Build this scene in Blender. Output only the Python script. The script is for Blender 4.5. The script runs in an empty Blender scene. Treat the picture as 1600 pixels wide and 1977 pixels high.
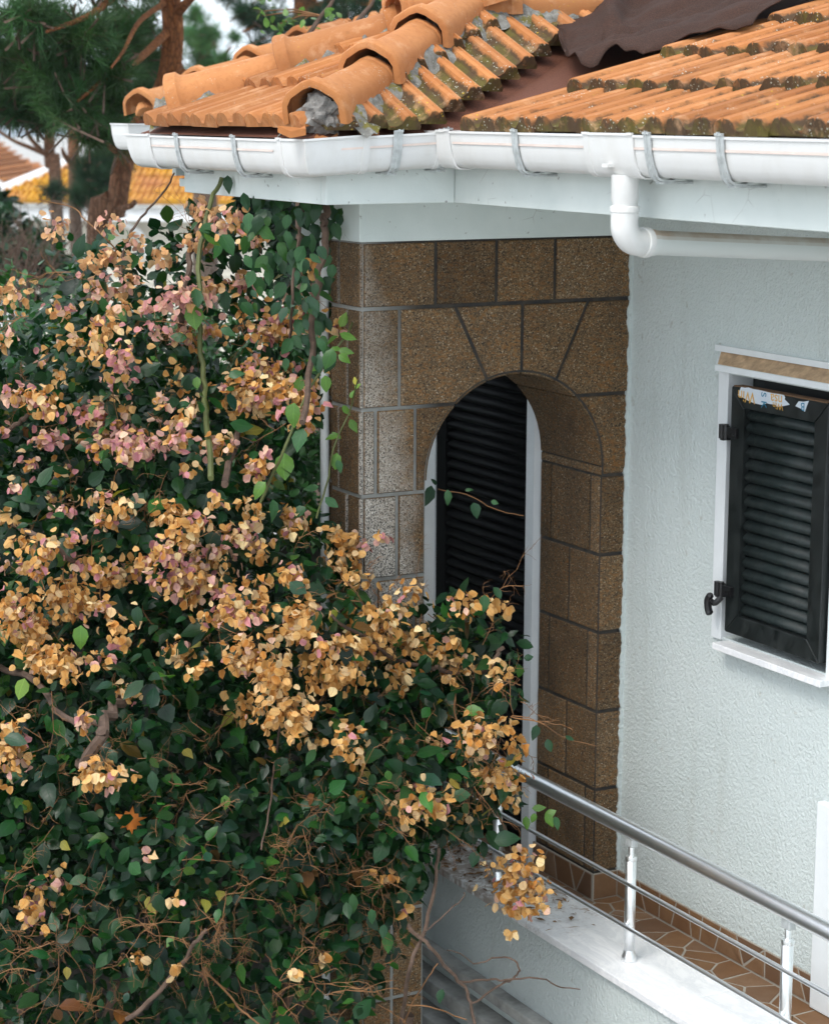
import bpy, bmesh, math, random
import numpy as np
from mathutils import Vector, Matrix

random.seed(7)
rng = np.random.default_rng(11)
scene = bpy.context.scene
COL = scene.collection
H = 5.3                                     # eye height above the garden

# ------------------------------------------------------------------ camera
FPX, CX, CY = 4213.7, 800.0, 988.5          # focal length in pixels of a 1600 px wide picture
PITCH, ROLL, YAW = math.radians(10.446), math.radians(.265), math.radians(28.383)
_f = np.array([math.sin(YAW)*math.cos(PITCH), math.cos(YAW)*math.cos(PITCH), -math.sin(PITCH)])
_r = np.array([math.cos(YAW), -math.sin(YAW), 0.0])
_u = np.cross(_r, _f)
_R = math.cos(ROLL)*_r + math.sin(ROLL)*_u
_U = -math.sin(ROLL)*_r + math.cos(ROLL)*_u
EYE = np.array([0.0, 0.0, H])
cam = bpy.data.cameras.new('camera')
cam_o = bpy.data.objects.new('camera', cam)
COL.objects.link(cam_o)
cam.sensor_fit = 'HORIZONTAL'
cam.sensor_width = 24.0
cam.lens = FPX/1600*24.0
cam.clip_start, cam.clip_end = .1, 20000
cam.dof.use_dof = True
cam.dof.focus_distance = 7.6
cam.dof.aperture_fstop = 3.5
cam_o.matrix_world = Matrix(((_R[0], _U[0], -_f[0], 0), (_R[1], _U[1], -_f[1], 0), (_R[2], _U[2], -_f[2], H), (0, 0, 0, 1)))
scene.camera = cam_o

# ------------------------------------------------------------------ sky, sun, exposure
SUN_EL, SUN_AZ = math.radians(52), math.radians(250)      # sun stands high on the left, behind thin cloud
world = bpy.data.worlds.new('World'); scene.world = world; world.use_nodes = True
wn, wl = world.node_tree.nodes, world.node_tree.links
wn.clear()
sky = wn.new('ShaderNodeTexSky'); sky.sky_type = 'NISHITA'; sky.sun_disc = False
sky.sun_elevation, sky.sun_rotation = SUN_EL, SUN_AZ
sky.air_density, sky.dust_density, sky.ozone_density = 1.0, 3.0, 1.0
hs = wn.new('ShaderNodeMix'); hs.data_type = 'RGBA'; hs.inputs[0].default_value = .72
hs.inputs[7].default_value = (7.6, 8.3, 9.0, 1)           # even cloud cover
bg = wn.new('ShaderNodeBackground'); bg.inputs[1].default_value = .148
wo = wn.new('ShaderNodeOutputWorld')
wl.new(sky.outputs[0], hs.inputs[6]); wl.new(hs.outputs[2], bg.inputs[0]); wl.new(bg.outputs[0], wo.inputs[0])
sl = bpy.data.lights.new('sun', 'SUN'); sl.energy = 1.2; sl.angle = math.radians(24); sl.color = (1, .96, .9)
so = bpy.data.objects.new('sun', sl); COL.objects.link(so)
_sd = Vector((math.sin(SUN_AZ)*math.cos(SUN_EL), math.cos(SUN_AZ)*math.cos(SUN_EL), math.sin(SUN_EL)))
so.rotation_euler = _sd.to_track_quat('Z', 'Y').to_euler(); so.location = _sd*30
scene.view_settings.view_transform = 'Standard'; scene.view_settings.look = 'None'
scene.view_settings.gamma = 1; scene.view_settings.exposure = 0.70
scene.view_settings.use_curve_mapping = False
scene.render.engine = 'CYCLES'
scene.cycles.use_denoising = True
scene.cycles.use_adaptive_sampling = True; scene.cycles.adaptive_threshold = .025
scene.cycles.max_bounces = 5; scene.cycles.volume_bounces = 1; scene.cycles.diffuse_bounces = 4; scene.cycles.transparent_max_bounces = 6

# ------------------------------------------------------------------ helpers
def ray(x, y):
    return _f + _R*(x-CX)/FPX - _U*(y-CY)/FPX
def at(x, y, ax, v):                        # point where the sight line of a measured point meets a plane of the house
    r = ray(x, y); o = EYE[ax]
    return EYE + r*((v-o)/r[ax])
def dist_pt(x, y, d):
    return EYE + ray(x, y)*d
def project(P):
    P = np.asarray(P, float)-EYE; d = P@_f
    return CX+FPX*(P@_R)/d, CY-FPX*(P@_U)/d, d

def fin(o, parent=None, label=None, cat=None, group=None, kind=None):
    COL.objects.link(o)
    if parent is not None: o.parent = parent
    if label: o['label'] = label
    if cat: o['category'] = cat
    if group: o['group'] = group
    if kind: o['kind'] = kind
    return o
def empty(name, loc=(0, 0, 0), **k):
    o = bpy.data.objects.new(name, None); o.empty_display_size = .1
    fin(o, **k); o.location = loc
    return o
def local(o, parent):
    """meshes are written in world coordinates: undo the place of an Empty above them"""
    if parent is not None and parent.type == 'EMPTY':
        o.matrix_parent_inverse = Matrix.Translation(parent.location).inverted()
    return o
def obj(name, V, F, mat, parent=None, smooth=False, bevel=0, **k):
    me = bpy.data.meshes.new(name)
    me.from_pydata([tuple(map(float, v)) for v in V], [], [tuple(f) for f in F])
    me.validate()
    if smooth:
        me.polygons.foreach_set('use_smooth', [True]*len(me.polygons))
        me.set_sharp_from_angle(angle=math.radians(38))
    if mat: me.materials.append(mat)
    o = bpy.data.objects.new(name, me)
    fin(o, parent, **k); local(o, parent)
    if bevel:
        b = o.modifiers.new('bevel', 'BEVEL'); b.width = bevel; b.segments = 2; b.limit_method = 'ANGLE'
    return o
class MB:
    def __init__(s): s.v = []; s.f = []
    def add(s, V, F):
        n = len(s.v); s.v += [tuple(v) for v in V]; s.f += [tuple(i+n for i in f) for f in F]; return s
    def box(s, a, b):
        x0, y0, z0 = a; x1, y1, z1 = b
        return s.add([(x0, y0, z0), (x1, y0, z0), (x1, y1, z0), (x0, y1, z0), (x0, y0, z1), (x1, y0, z1), (x1, y1, z1), (x0, y1, z1)],
                     [(3, 2, 1, 0), (4, 5, 6, 7), (0, 1, 5, 4), (1, 2, 6, 5), (2, 3, 7, 6), (3, 0, 4, 7)])
    def tube(s, pts, rad, n=8, cap=True):
        pts = [np.asarray(p, float) for p in pts]
        if not hasattr(rad, '__len__'): rad = [rad]*len(pts)
        V = []; F = []; ref = None
        for i, p in enumerate(pts):
            t = pts[min(i+1, len(pts)-1)]-pts[max(i-1, 0)]; t = t/(np.linalg.norm(t)+1e-9)
            if ref is None:
                ref = np.array([0, 0, 1.]) if abs(t[2]) < .9 else np.array([1., 0, 0])
            a = ref-t*(ref@t); a /= np.linalg.norm(a)+1e-9; b = np.cross(t, a); ref = a
            for k in range(n):
                w = 2*math.pi*k/n
                V.append(p+(a*math.cos(w)+b*math.sin(w))*rad[i])
        for i in range(len(pts)-1):
            for k in range(n):
                F.append((i*n+k, i*n+(k+1) % n, (i+1)*n+(k+1) % n, (i+1)*n+k))
        if cap:
            F.append(tuple(range(n))[::-1]); F.append(tuple((len(pts)-1)*n+k for k in range(n)))
        return s.add(V, F)
    def build(s, name, mat, parent=None, **k): return obj(name, s.v, s.f, mat, parent, **k)
def box(name, a, b, mat, parent=None, **k): return MB().box(a, b).build(name, mat, parent, **k)
def spline(pts, n=6):
    P = [np.asarray(p, float) for p in pts]
    P = [2*P[0]-P[1]]+P+[2*P[-1]-P[-2]]; out = []
    for i in range(1, len(P)-2):
        for j in range(n):
            t = j/n
            out.append(.5*((2*P[i])+(-P[i-1]+P[i+1])*t+(2*P[i-1]-5*P[i]+4*P[i+1]-P[i+2])*t*t+(-P[i-1]+3*P[i]-3*P[i+1]+P[i+2])*t**3))
    out.append(P[-2]); return out
def fast_mesh(name, V, T, mat, tint=None, uv=None, smooth=True):
    """many triangles at once"""
    me = bpy.data.meshes.new(name); nv, nt = len(V), len(T)
    me.vertices.add(nv); me.vertices.foreach_set('co', np.ascontiguousarray(V, np.float32).ravel())
    me.loops.add(nt*3); me.loops.foreach_set('vertex_index', np.ascontiguousarray(T, np.int32).ravel())
    me.polygons.add(nt); me.polygons.foreach_set('loop_start', np.arange(nt, dtype=np.int32)*3)
    try: me.polygons.foreach_set('loop_total', np.full(nt, 3, np.int32))
    except Exception: pass
    if smooth: me.polygons.foreach_set('use_smooth', np.ones(nt, bool))
    if tint is not None:
        a = me.attributes.new('tint', 'FLOAT_COLOR', 'POINT')
        a.data.foreach_set('color', np.ascontiguousarray(tint, np.float32).ravel())
    if uv is not None:
        a = me.attributes.new('leafuv', 'FLOAT_VECTOR', 'POINT')
        a.data.foreach_set('vector', np.ascontiguousarray(uv, np.float32).ravel())
    if mat: me.materials.append(mat)
    me.update(calc_edges=True); me.validate()
    return me
def hnoise(x, y=0., z=0.):
    return (math.sin(x*12.9898+y*78.233+z*37.719)*43758.5453) % 1.0
def vnoise(p, s=1.0):
    x, y, z = p[0]*s, p[1]*s, p[2]*s
    i, j, k = math.floor(x), math.floor(y), math.floor(z); u, v, w = x-i, y-j, z-k
    u, v, w = u*u*(3-2*u), v*v*(3-2*v), w*w*(3-2*w); r = 0
    for a in (0, 1):
        for b in (0, 1):
            for c in (0, 1):
                r += hnoise(i+a, j+b, k+c)*(u if a else 1-u)*(v if b else 1-v)*(w if c else 1-w)
    return r

# ------------------------------------------------------------------ materials
class NT:
    def __init__(s, name, rough=.6, spec=.5, metal=0.):
        s.m = bpy.data.materials.new(name); s.m.use_nodes = True
        s.n, s.l = s.m.node_tree.nodes, s.m.node_tree.links
        s.p = s.n['Principled BSDF']
        s.p.inputs['Roughness'].default_value = rough; s.p.inputs['Metallic'].default_value = metal
        s.p.inputs['Specular IOR Level'].default_value = spec
        s.co = s.n.new('ShaderNodeTexCoord').outputs['Object']
    def coord(s, kind): s.co = s.n.new('ShaderNodeTexCoord').outputs[kind]; return s
    def geo(s): s.co = s.n.new('ShaderNodeNewGeometry').outputs['Position']; return s
    def link(s, a, b): s.l.new(a, b)
    def mapped(s, sc):
        m = s.n.new('ShaderNodeMapping'); s.link(s.co, m.inputs[0]); m.inputs['Scale'].default_value = sc; return m.outputs[0]
    def noise(s, scale, detail=4, rough=.6, sc=None, dist=0):
        t = s.n.new('ShaderNodeTexNoise'); t.inputs['Scale'].default_value = scale; t.inputs['Detail'].default_value = detail
        t.inputs['Roughness'].default_value = rough; t.inputs['Distortion'].default_value = dist
        s.link(s.mapped(sc) if sc else s.co, t.inputs['Vector']); return t.outputs[0]
    def voro(s, scale, out='Distance', feat='F1', sc=None):
        t = s.n.new('ShaderNodeTexVoronoi'); t.inputs['Scale'].default_value = scale; t.feature = feat
        s.link(s.mapped(sc) if sc else s.co, t.inputs['Vector']); return t.outputs[out]
    def ramp(s, fac, stops, const=False):
        r = s.n.new('ShaderNodeValToRGB'); e = r.color_ramp.elements
        if const: r.color_ramp.interpolation = 'CONSTANT'
        while len(e) < len(stops): e.new(.5)
        for k, (p, c) in enumerate(stops):
            e[k].position = p; e[k].color = (c, c, c, 1) if not hasattr(c, '__len__') else (*c, 1)
        s.link(fac, r.inputs[0]); return r.outputs[0]
    def mix(s, fac, a, b, mode='MIX'):
        m = s.n.new('ShaderNodeMix'); m.data_type = 'RGBA'; m.blend_type = mode
        for i, v in ((0, fac), (6, a), (7, b)):
            if hasattr(v, 'is_output'): s.link(v, m.inputs[i])
            elif i == 0: m.inputs[0].default_value = v
            else: m.inputs[i].default_value = (*v, 1)
        return m.outputs[2]
    def math(s, op, a, b=0.):
        m = s.n.new('ShaderNodeMath'); m.operation = op
        for i, v in ((0, a), (1, b)):
            if hasattr(v, 'is_output'): s.link(v, m.inputs[i])
            else: m.inputs[i].default_value = v
        return m.outputs[0]
    def xyz(s):
        x = s.n.new('ShaderNodeSeparateXYZ'); s.link(s.co, x.inputs[0]); return x.outputs
    def attr(s, name, out='Color'):
        a = s.n.new('ShaderNodeAttribute'); a.attribute_name = name; return a.outputs[out]
    def rand(s): return s.n.new('ShaderNodeObjectInfo').outputs['Random']
    def base(s, c):
        if hasattr(c, 'is_output'): s.link(c, s.p.inputs['Base Color'])
        else: s.p.inputs['Base Color'].default_value = (*c, 1)
        return s
    def rough(s, c): s.link(c, s.p.inputs['Roughness']); return s
    def bump(s, h, strength=.5, dist=.01):
        b = s.n.new('ShaderNodeBump'); b.inputs['Strength'].default_value = strength; b.inputs['Distance'].default_value = dist
        s.link(h, b.inputs['Height'])
        for l in list(s.p.inputs['Normal'].links): s.link(l.from_socket, b.inputs['Normal'])
        s.link(b.outputs[0], s.p.inputs['Normal']); return s
MAT = {}
def m_plaster():
    t = NT('roughcast_plaster', .85, .2).geo()
    n = t.noise(95, 3, .6, sc=(1, 1, .8)); big = t.noise(2.2, 4, .6); sp = t.noise(26, 2, .5)
    c = t.mix(t.ramp(big, [(.3, 0), (.75, 1)]), (.58, .645, .635), (.66, .72, .715))
    c = t.mix(t.ramp(sp, [(.70, 0), (.76, .55)]), c, (.42, .42, .38))
    st = t.noise(9, 4, .7, sc=(1, 1, .12))
    c = t.mix(t.ramp(st, [(.56, 0), (.78, .34)]), c, (.44, .46, .42))
    st2 = t.noise(1.1, 5, .7)
    c = t.mix(t.ramp(st2, [(.45, 0), (.7, .35)]), c, (.52, .57, .55))
    t.base(c); t.bump(t.ramp(n, [(.3, 0), (.68, 1)]), .75, .005); t.bump(t.noise(160, 2), .35, .002)
    return t.m
def m_paint():
    t = NT('white_masonry_paint', .75, .25).geo()
    big = t.noise(3, 5, .65); fine = t.noise(90, 3)
    c = t.mix(t.ramp(big, [(.3, 0), (.7, 1)]), (.60, .665, .645), (.70, .755, .735))
    cr = t.voro(7, 'Distance', 'DISTANCE_TO_EDGE'); nz = t.noise(4, 2)
    crack = t.math('MULTIPLY', t.ramp(cr, [(0, 1), (.012, 0)]), t.ramp(nz, [(.55, 0), (.62, .6)]))
    c = t.mix(crack, c, (.3, .31, .29))
    dots = t.noise(38, 2, .5)
    c = t.mix(t.ramp(dots, [(.71, 0), (.76, .7)]), c, (.22, .22, .2))
    t.base(c); t.bump(fine, .25, .002); t.bump(t.noise(14, 3), .2, .004)
    return t.m
def m_stone():
    t = NT('exposed_granite_block', .9, .2).geo()
    g = t.voro(250, 'Color'); gs = t.n.new('ShaderNodeSeparateColor'); t.link(g, gs.inputs[0])
    grain = t.ramp(gs.outputs[0], [(0, (.02, .018, .017)), (.2, (.068, .049, .031)), (.45, (.11, .075, .044)), (.86, (.15, .106, .064)), (.97, (.23, .185, .13)), (1, (.34, .30, .25))])
    rust = t.noise(46, 5, .75, sc=(1, 1, 2.0)); r2 = t.noise(3.2, 4, .6)
    c = t.mix(t.math('MULTIPLY', t.ramp(rust, [(.48, 0), (.62, .8)]), t.ramp(r2, [(.25, .35), (.7, 1)])), grain, (.19, .088, .024))
    soot = t.noise(4.5, 4, .65)
    c = t.mix(t.ramp(soot, [(.42, 0), (.8, .6)]), c, (.030, .025, .020), 'MIX')
    rd = t.rand()
    c = t.mix(1., c, t.ramp(rd, [(0, (.94, .89, .80)), (.5, (1.24, 1.17, 1.04)), (1, (1.52, 1.47, 1.37))]), 'MULTIPLY')
    # washed clean, pale grey towards the weather corner: driven-rain side of the free-standing pillar
    x, y, z = t.xyz()
    wob = t.noise(5, 4, .6)
    mx = t.math('ADD', t.math('MULTIPLY', t.math('SUBTRACT', 3.80, x), 4.6), t.math('MULTIPLY', t.math('SUBTRACT', H-.95, z), .9))
    mx = t.math('ADD', mx, t.math('SUBTRACT', t.math('MULTIPLY', wob, 1.3), 1.12))
    face = t.n.new('ShaderNodeNewGeometry'); nrm = t.n.new('ShaderNodeSeparateXYZ'); t.link(face.outputs['True Normal'], nrm.inputs[0])
    front = t.ramp(t.math('MULTIPLY', nrm.outputs[1], -1.0), [(.6, 0), (.9, 1)])
    front = t.math('MULTIPLY', front, t.ramp(t.math('SUBTRACT', 4.2, x), [(0, 0), (.12, 1)]))
    wash = t.math('MULTIPLY', t.math('MULTIPLY', t.ramp(mx, [(.0, 0), (.9, 1)]), front), t.ramp(t.math('SUBTRACT', z, H-2.5), [(0, 0), (.5, 1)]))
    clean = t.ramp(gs.outputs[1], [(0, (.05, .05, .05)), (.2, (.15, .14, .125)), (.4, (.36, .33, .285)), (.8, (.46, .42, .365)), (1, (.66, .63, .58))])
    c = t.mix(wash, c, clean)
    t.base(c); t.bump(gs.outputs[2], .5, .003); t.bump(rust, .55, .004)
    return t.m
def m_mortar():
    t = NT('grey_pointing_mortar', .9, .2).geo()
    x, y, z = t.xyz()
    mx = t.math('ADD', t.math('MULTIPLY', t.math('SUBTRACT', 3.84, x), 4.0), t.math('MULTIPLY', t.math('SUBTRACT', H-.85, z), 1.0))
    n = t.noise(20, 4)
    c = t.mix(t.ramp(mx, [(.1, 0), (.8, 1)]), (.040, .040, .039), (.30, .31, .295))
    c = t.mix(t.ramp(n, [(.35, 0), (.75, .5)]), c, (.13, .1, .07))
    t.base(c); t.bump(t.noise(120, 3), .3, .002); return t.m
def m_tile(name, moss):
    t = NT(name, .85, .25)
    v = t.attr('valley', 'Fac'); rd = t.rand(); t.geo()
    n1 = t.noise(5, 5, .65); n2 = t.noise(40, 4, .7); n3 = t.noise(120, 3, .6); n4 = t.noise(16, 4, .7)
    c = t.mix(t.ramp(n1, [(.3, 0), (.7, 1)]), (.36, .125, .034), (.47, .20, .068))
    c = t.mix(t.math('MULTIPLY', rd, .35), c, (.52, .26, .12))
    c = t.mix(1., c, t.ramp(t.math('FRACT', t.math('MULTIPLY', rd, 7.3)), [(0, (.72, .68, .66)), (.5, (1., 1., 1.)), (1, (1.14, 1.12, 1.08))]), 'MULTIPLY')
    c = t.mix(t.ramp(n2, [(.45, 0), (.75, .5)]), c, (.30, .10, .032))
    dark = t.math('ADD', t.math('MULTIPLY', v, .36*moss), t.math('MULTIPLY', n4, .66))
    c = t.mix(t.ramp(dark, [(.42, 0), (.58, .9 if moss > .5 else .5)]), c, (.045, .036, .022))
    green = t.math('ADD', t.math('MULTIPLY', v, .25*moss), t.math('MULTIPLY', t.noise(9, 4, .7), .62))
    c = t.mix(t.ramp(green, [(.48, 0), (.60, .7*moss)]), c, (.12, .105, .02))
    pale = t.noise(11, 4, .7)
    c = t.mix(t.ramp(pale, [(.55, 0), (.72, .5)]), c, (.60, .36, .20))
    sp = t.voro(75); sc_ = t.noise(6, 2)
    c = t.mix(t.math('MULTIPLY', t.ramp(sp, [(.16, 1), (.24, 0)]), t.ramp(t.math('ADD', sc_, t.math('MULTIPLY', v, .12)), [(.58, 0), (.66, .9*min(1, moss+.2))])), c, (.46, .47, .40))
    ys = t.voro(48)
    c = t.mix(t.math('MULTIPLY', t.ramp(ys, [(.14, 1), (.2, 0)]), t.ramp(t.noise(5, 2), [(.6, 0), (.66, .9*moss)])), c, (.52, .36, .03))
    t.base(c); t.bump(n3, .3, .002); t.bump(n4, .25, .004); return t.m
def simple(name, col, rough=.6, spec=.5, metal=0., var=.12, scale=8, bump=.15, bs=60, bd=.002):
    t = NT(name, rough, spec, metal).geo()
    n = t.noise(scale, 4, .65)
    a = tuple(c*(1-var) for c in col); b = tuple(min(1, c*(1+var)) for c in col)
    t.base(t.mix(t.ramp(n, [(.3, 0), (.7, 1)]), a, b))
    if bump: t.bump(t.noise(bs, 3), bump, bd)
    return t.m
def m_pvc():
    t = NT('white_plastic', .38, .45).geo()
    n = t.noise(9, 5, .7, sc=(1, 1, .5)); d = t.noise(30, 4, .7)
    c = t.mix(t.ramp(n, [(.45, 0), (.8, .5)]), (.70, .705, .695), (.55, .535, .49))
    c = t.mix(t.ramp(d, [(.66, 0), (.8, .35)]), c, (.42, .38, .3))
    t.base(c); return t.m
def m_dirtypipe():
    t = NT('dusty_white_plastic', .5, .35).geo()
    nn = t.n.new('ShaderNodeNewGeometry'); s = t.n.new('ShaderNodeSeparateXYZ'); t.link(nn.outputs['True Normal'], s.inputs[0])
    n = t.noise(7, 5, .7)
    m = t.math('MULTIPLY', t.ramp(s.outputs[2], [(.15, 0), (.75, 1)]), t.ramp(n, [(.3, .35), (.7, 1)]))
    t.base(t.mix(m, (.70, .73, .72), (.40, .27, .17))); return t.m
def m_marble():
    t = NT('white_marble', .4, .4).geo()
    v = t.noise(5.5, 8, .72, dist=1.6, sc=(1.4, .6, 1))
    c = t.mix(t.ramp(v, [(.42, 0), (.5, .5), (.58, 0)]), (.88, .885, .89), (.62, .64, .67))
    x, y, z = t.xyz()
    far = t.ramp(t.math('MULTIPLY', t.math('SUBTRACT', y, 5.6), .5), [(.28, 0), (.66, 1)])
    d1 = t.noise(24, 6, .75, sc=(1, 1.2, 1)); d2 = t.noise(4, 4, .7)
    litter = t.ramp(t.math('ADD', t.math('MULTIPLY', d1, .8), t.math('MULTIPLY', far, .2)), [(.53, 0), (.61, .7)])
    c = t.mix(t.math('MULTIPLY', litter, far), c, (.24, .16, .10))
    c = t.mix(t.ramp(d2, [(.6, 0), (.8, .3)]), c, (.42, .42, .38))
    c = t.mix(t.ramp(d1, [(.69, 0), (.74, .5)]), c, (.2, .18, .15))
    t.base(c); t.bump(d1, .08, .002); return t.m
def m_black():
    t = NT('black_painted_aluminium', .42, .5).geo()
    n = t.noise(22, 4, .7, sc=(1, 1, .6)); d = t.noise(90, 3)
    t.base(t.mix(t.ramp(n, [(.4, 0), (.75, .8)]), (.006, .0085, .0085), (.02, .026, .025)))
    t.rough(t.ramp(n, [(.3, .32), (.7, .6)])); t.bump(d, .06, .001); return t.m
def m_slat():
    t = NT('dusty_black_slat', .5, .4).geo()
    n = t.noise(34, 4, .7, sc=(1, 1, .7)); s = t.noise(60, 2, .6, sc=(1, 1, .35))
    c = t.mix(t.ramp(n, [(.4, 0), (.7, .9)]), (.008, .015, .015), (.022, .034, .033))
    c = t.mix(t.ramp(s, [(.56, 0), (.66, .7)]), c, (.006, .012, .013))
    dz = t.noise(7, 4, .7)
    c = t.mix(t.ramp(dz, [(.5, 0), (.72, .5)]), c, (.055, .062, .06))
    t.base(c); t.rough(t.ramp(n, [(.3, .36), (.7, .65)])); return t.m
def m_leaf(name, vein=.25, transl=.22, rough=.34):
    t = NT(name, rough, .32)
    c = t.attr('tint'); uv = t.attr('leafuv', 'Vector'); x = t.n.new('ShaderNodeSeparateXYZ'); t.link(uv, x.inputs[0])
    t.geo(); n = t.noise(30, 3, .6)
    c = t.mix(t.ramp(n, [(.35, 0), (.75, .4)]), c, t.mix(1., c, (1.5, 1.35, .9), 'MULTIPLY'))
    dx = t.math('ABSOLUTE', t.math('SUBTRACT', x.outputs[0], .5))
    rib = t.math('ABSOLUTE', t.math('SUBTRACT', t.math('FRACT', t.math('ADD', t.math('MULTIPLY', x.outputs[1], 6.0), t.math('MULTIPLY', dx, -3.4))), .5))
    vv = t.math('MAXIMUM', t.ramp(dx, [(.012, 1), (.04, 0)]), t.ramp(rib, [(.0, .55), (.10, 0)]))
    c = t.mix(t.math('MULTIPLY', vv, vein), c, t.mix(1., c, (2.3, 2.2, 2.0), 'MULTIPLY'))
    t.base(c); t.bump(vv, .25, .002)
    tr = t.n.new('ShaderNodeBsdfTranslucent'); t.link(t.mix(1., c, (1.6, 1.9, .7), 'MULTIPLY'), tr.inputs[0])
    ms = t.n.new('ShaderNodeMixShader'); ms.inputs[0].default_value = transl
    t.link(t.p.outputs[0], ms.inputs[1]); t.link(tr.outputs[0], ms.inputs[2])
    t.link(ms.outputs[0], t.n['Material Output'].inputs[0]); return t.m
def m_bract():
    t = NT('papery_bract', .8, .15)
    c = t.attr('tint'); uv = t.attr('leafuv', 'Vector'); x = t.n.new('ShaderNodeSeparateXYZ'); t.link(uv, x.inputs[0])
    t.geo(); n = t.noise(70, 3, .65)
    c = t.mix(t.ramp(n, [(.35, 0), (.7, .5)]), c, t.mix(1., c, (1.12, .86, .62), 'MULTIPLY'))
    dx = t.math('ABSOLUTE', t.math('SUBTRACT', x.outputs[0], .5))
    rib = t.math('ABSOLUTE', t.math('SUBTRACT', t.math('FRACT', t.math('ADD', t.math('MULTIPLY', x.outputs[1], 5.0), t.math('MULTIPLY', dx, -3.0))), .5))
    vv = t.math('MAXIMUM', t.ramp(dx, [(.015, .85), (.05, 0)]), t.ramp(rib, [(.0, .4), (.09, 0)]))
    c = t.mix(t.ramp(dx, [(.18, 0), (.46, .75)]), c, t.mix(.55, c, (.62, .40, .19)))
    c = t.mix(t.math('MULTIPLY', vv, .5), c, t.mix(1., c, (.66, .42, .55), 'MULTIPLY'))
    t.base(c); t.bump(vv, .3, .002)
    tr = t.n.new('ShaderNodeBsdfTranslucent'); t.link(c, tr.inputs[0])
    ms = t.n.new('ShaderNodeMixShader'); ms.inputs[0].default_value = .3
    t.link(t.p.outputs[0], ms.inputs[1]); t.link(tr.outputs[0], ms.inputs[2])
    t.link(ms.outputs[0], t.n['Material Output'].inputs[0]); return t.m
def m_flag():
    t = NT('orange_flagstone', .6, .35)
    rd = t.rand(); t.geo(); n = t.noise(12, 5, .7)
    c = t.ramp(rd, [(0, (.19, .10, .05)), (.35, (.23, .125, .06)), (.7, (.26, .165, .10)), (1, (.15, .085, .05))])
    c = t.mix(t.ramp(n, [(.35, 0), (.7, .6)]), c, (.15, .07, .03))
    t.base(c); t.bump(n, .2, .004); return t.m
def m_bark():
    t = NT('pine_bark', .95, .1).geo()
    v = t.voro(26, 'Distance', 'DISTANCE_TO_EDGE', sc=(1.4, 1.4, .5)); n = t.noise(24, 5, .75)
    z = t.math('MULTIPLY', t.math('SUBTRACT', t.xyz()[2], H-1.2), .8)
    hi = t.mix(t.ramp(n, [(.3, 0), (.7, 1)]), (.15, .052, .022), (.30, .125, .05))
    lo = t.mix(t.ramp(n, [(.3, 0), (.7, 1)]), (.075, .05, .036), (.20, .16, .13))
    c = t.mix(t.ramp(z, [(0, 0), (1, 1)]), lo, hi)
    c = t.mix(t.ramp(v, [(0, .6), (.16, 0)]), c, (.04, .024, .017))
    t.base(c); t.bump(v, .9, .03); return t.m
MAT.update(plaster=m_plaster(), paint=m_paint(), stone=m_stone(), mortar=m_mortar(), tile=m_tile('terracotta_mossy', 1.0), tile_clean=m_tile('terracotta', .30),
           pvc=m_pvc(), dirtypipe=m_dirtypipe(), marble=m_marble(), black=m_black(), slat=m_slat(), leaf=m_leaf('glossy_leaf'), bract=m_bract(), flag=m_flag(), bark=m_bark(),
           stripe=simple('pink_stripe_print', (.72, .60, .54), .4), zinc=simple('galvanised_steel', (.50, .53, .53), .5, .5, .35, .2, 40), steel=simple('polished_steel', (.94, .96, .98), .36, .5, 1., .04, 30, 0),
           grout=simple('pale_grout', (.36, .33, .28), .9), felt=None, skirting_cap=simple('grey_grout_line', (.25, .24, .22), .9),
           trim=simple('white_trim_paint', (.74, .775, .79), .6, .3, 0, .06, 5), concrete=simple('weathered_concrete', (.38, .38, .36), .9, .2, 0, .45, 7, .4, 40, .004),
           lump=simple('crumbling_cement', (.23, .22, .205), .95, .1, 0, .5, 24, .6, 70, .006), twig=simple('dry_twig', (.19, .095, .042), .8, .2, 0, .4, 6, 0), branch=simple('grey_brown_branch', (.105, .07, .052), .85, .2, 0, .4, 20, .4, 80, .003),
           green_stem=simple('green_stem', (.09, .105, .035), .6, .3, 0, .4, 6, .1), hinge=simple('black_hinge_plastic', (.008, .008, .009), .4), wood=simple('weathered_wood_board', (.50, .34, .21), .8, .2, 0, .3, 30),
           sticker=simple('sticker_film', (.62, .68, .74), .35, .5, 0, .05), ink_orange=simple('orange_ink', (.65, .37, .08), .5), ink_blue=simple('teal_ink', (.02, .2, .33), .5),
           cream=simple('cream_boarding', (.56, .53, .45), .8, .2, 0, .08, 3), white=simple('white_house_paint', (.74, .75, .75), .7), glass=simple('dark_glass', (.03, .04, .05), .1),
           soil=simple('pale_bounce_ground', (.40, .385, .36), .95, .1, 0, .25, 2), dirt=simple('rust_dust', (.18, .1, .05), .9))
def m_felt():
    t = NT('brown_bitumen_felt', .95, .12).geo()
    n = t.noise(240, 2, .6); b = t.noise(5, 4, .6)
    c = t.mix(t.ramp(n, [(.4, 0), (.62, 1)]), (.030, .016, .011), (.075, .037, .026))
    c = t.mix(t.ramp(b, [(.35, 0), (.75, .5)]), c, (.032, .025, .023))
    t.base(c); t.bump(n, .4, .002); return t.m
MAT['felt'] = m_felt()
MAT['shaded'] = simple('shade_dark_concrete', (.055, .052, .046), .95, .1, 0, .5, 5, .3)  # dark colour stands for the shade seen through gaps in the bush
MAT['bush_shade'] = simple('dark_bush_shade', (.035, .027, .018), .95, .1, 0, .4, 4, .4, 30, .02)  # dark colour painted for the shade below the bush
MAT['door_black'] = simple('matt_black_door', (.003, .0035, .004), .65, .12, 0, .3, 20, 0)
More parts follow.
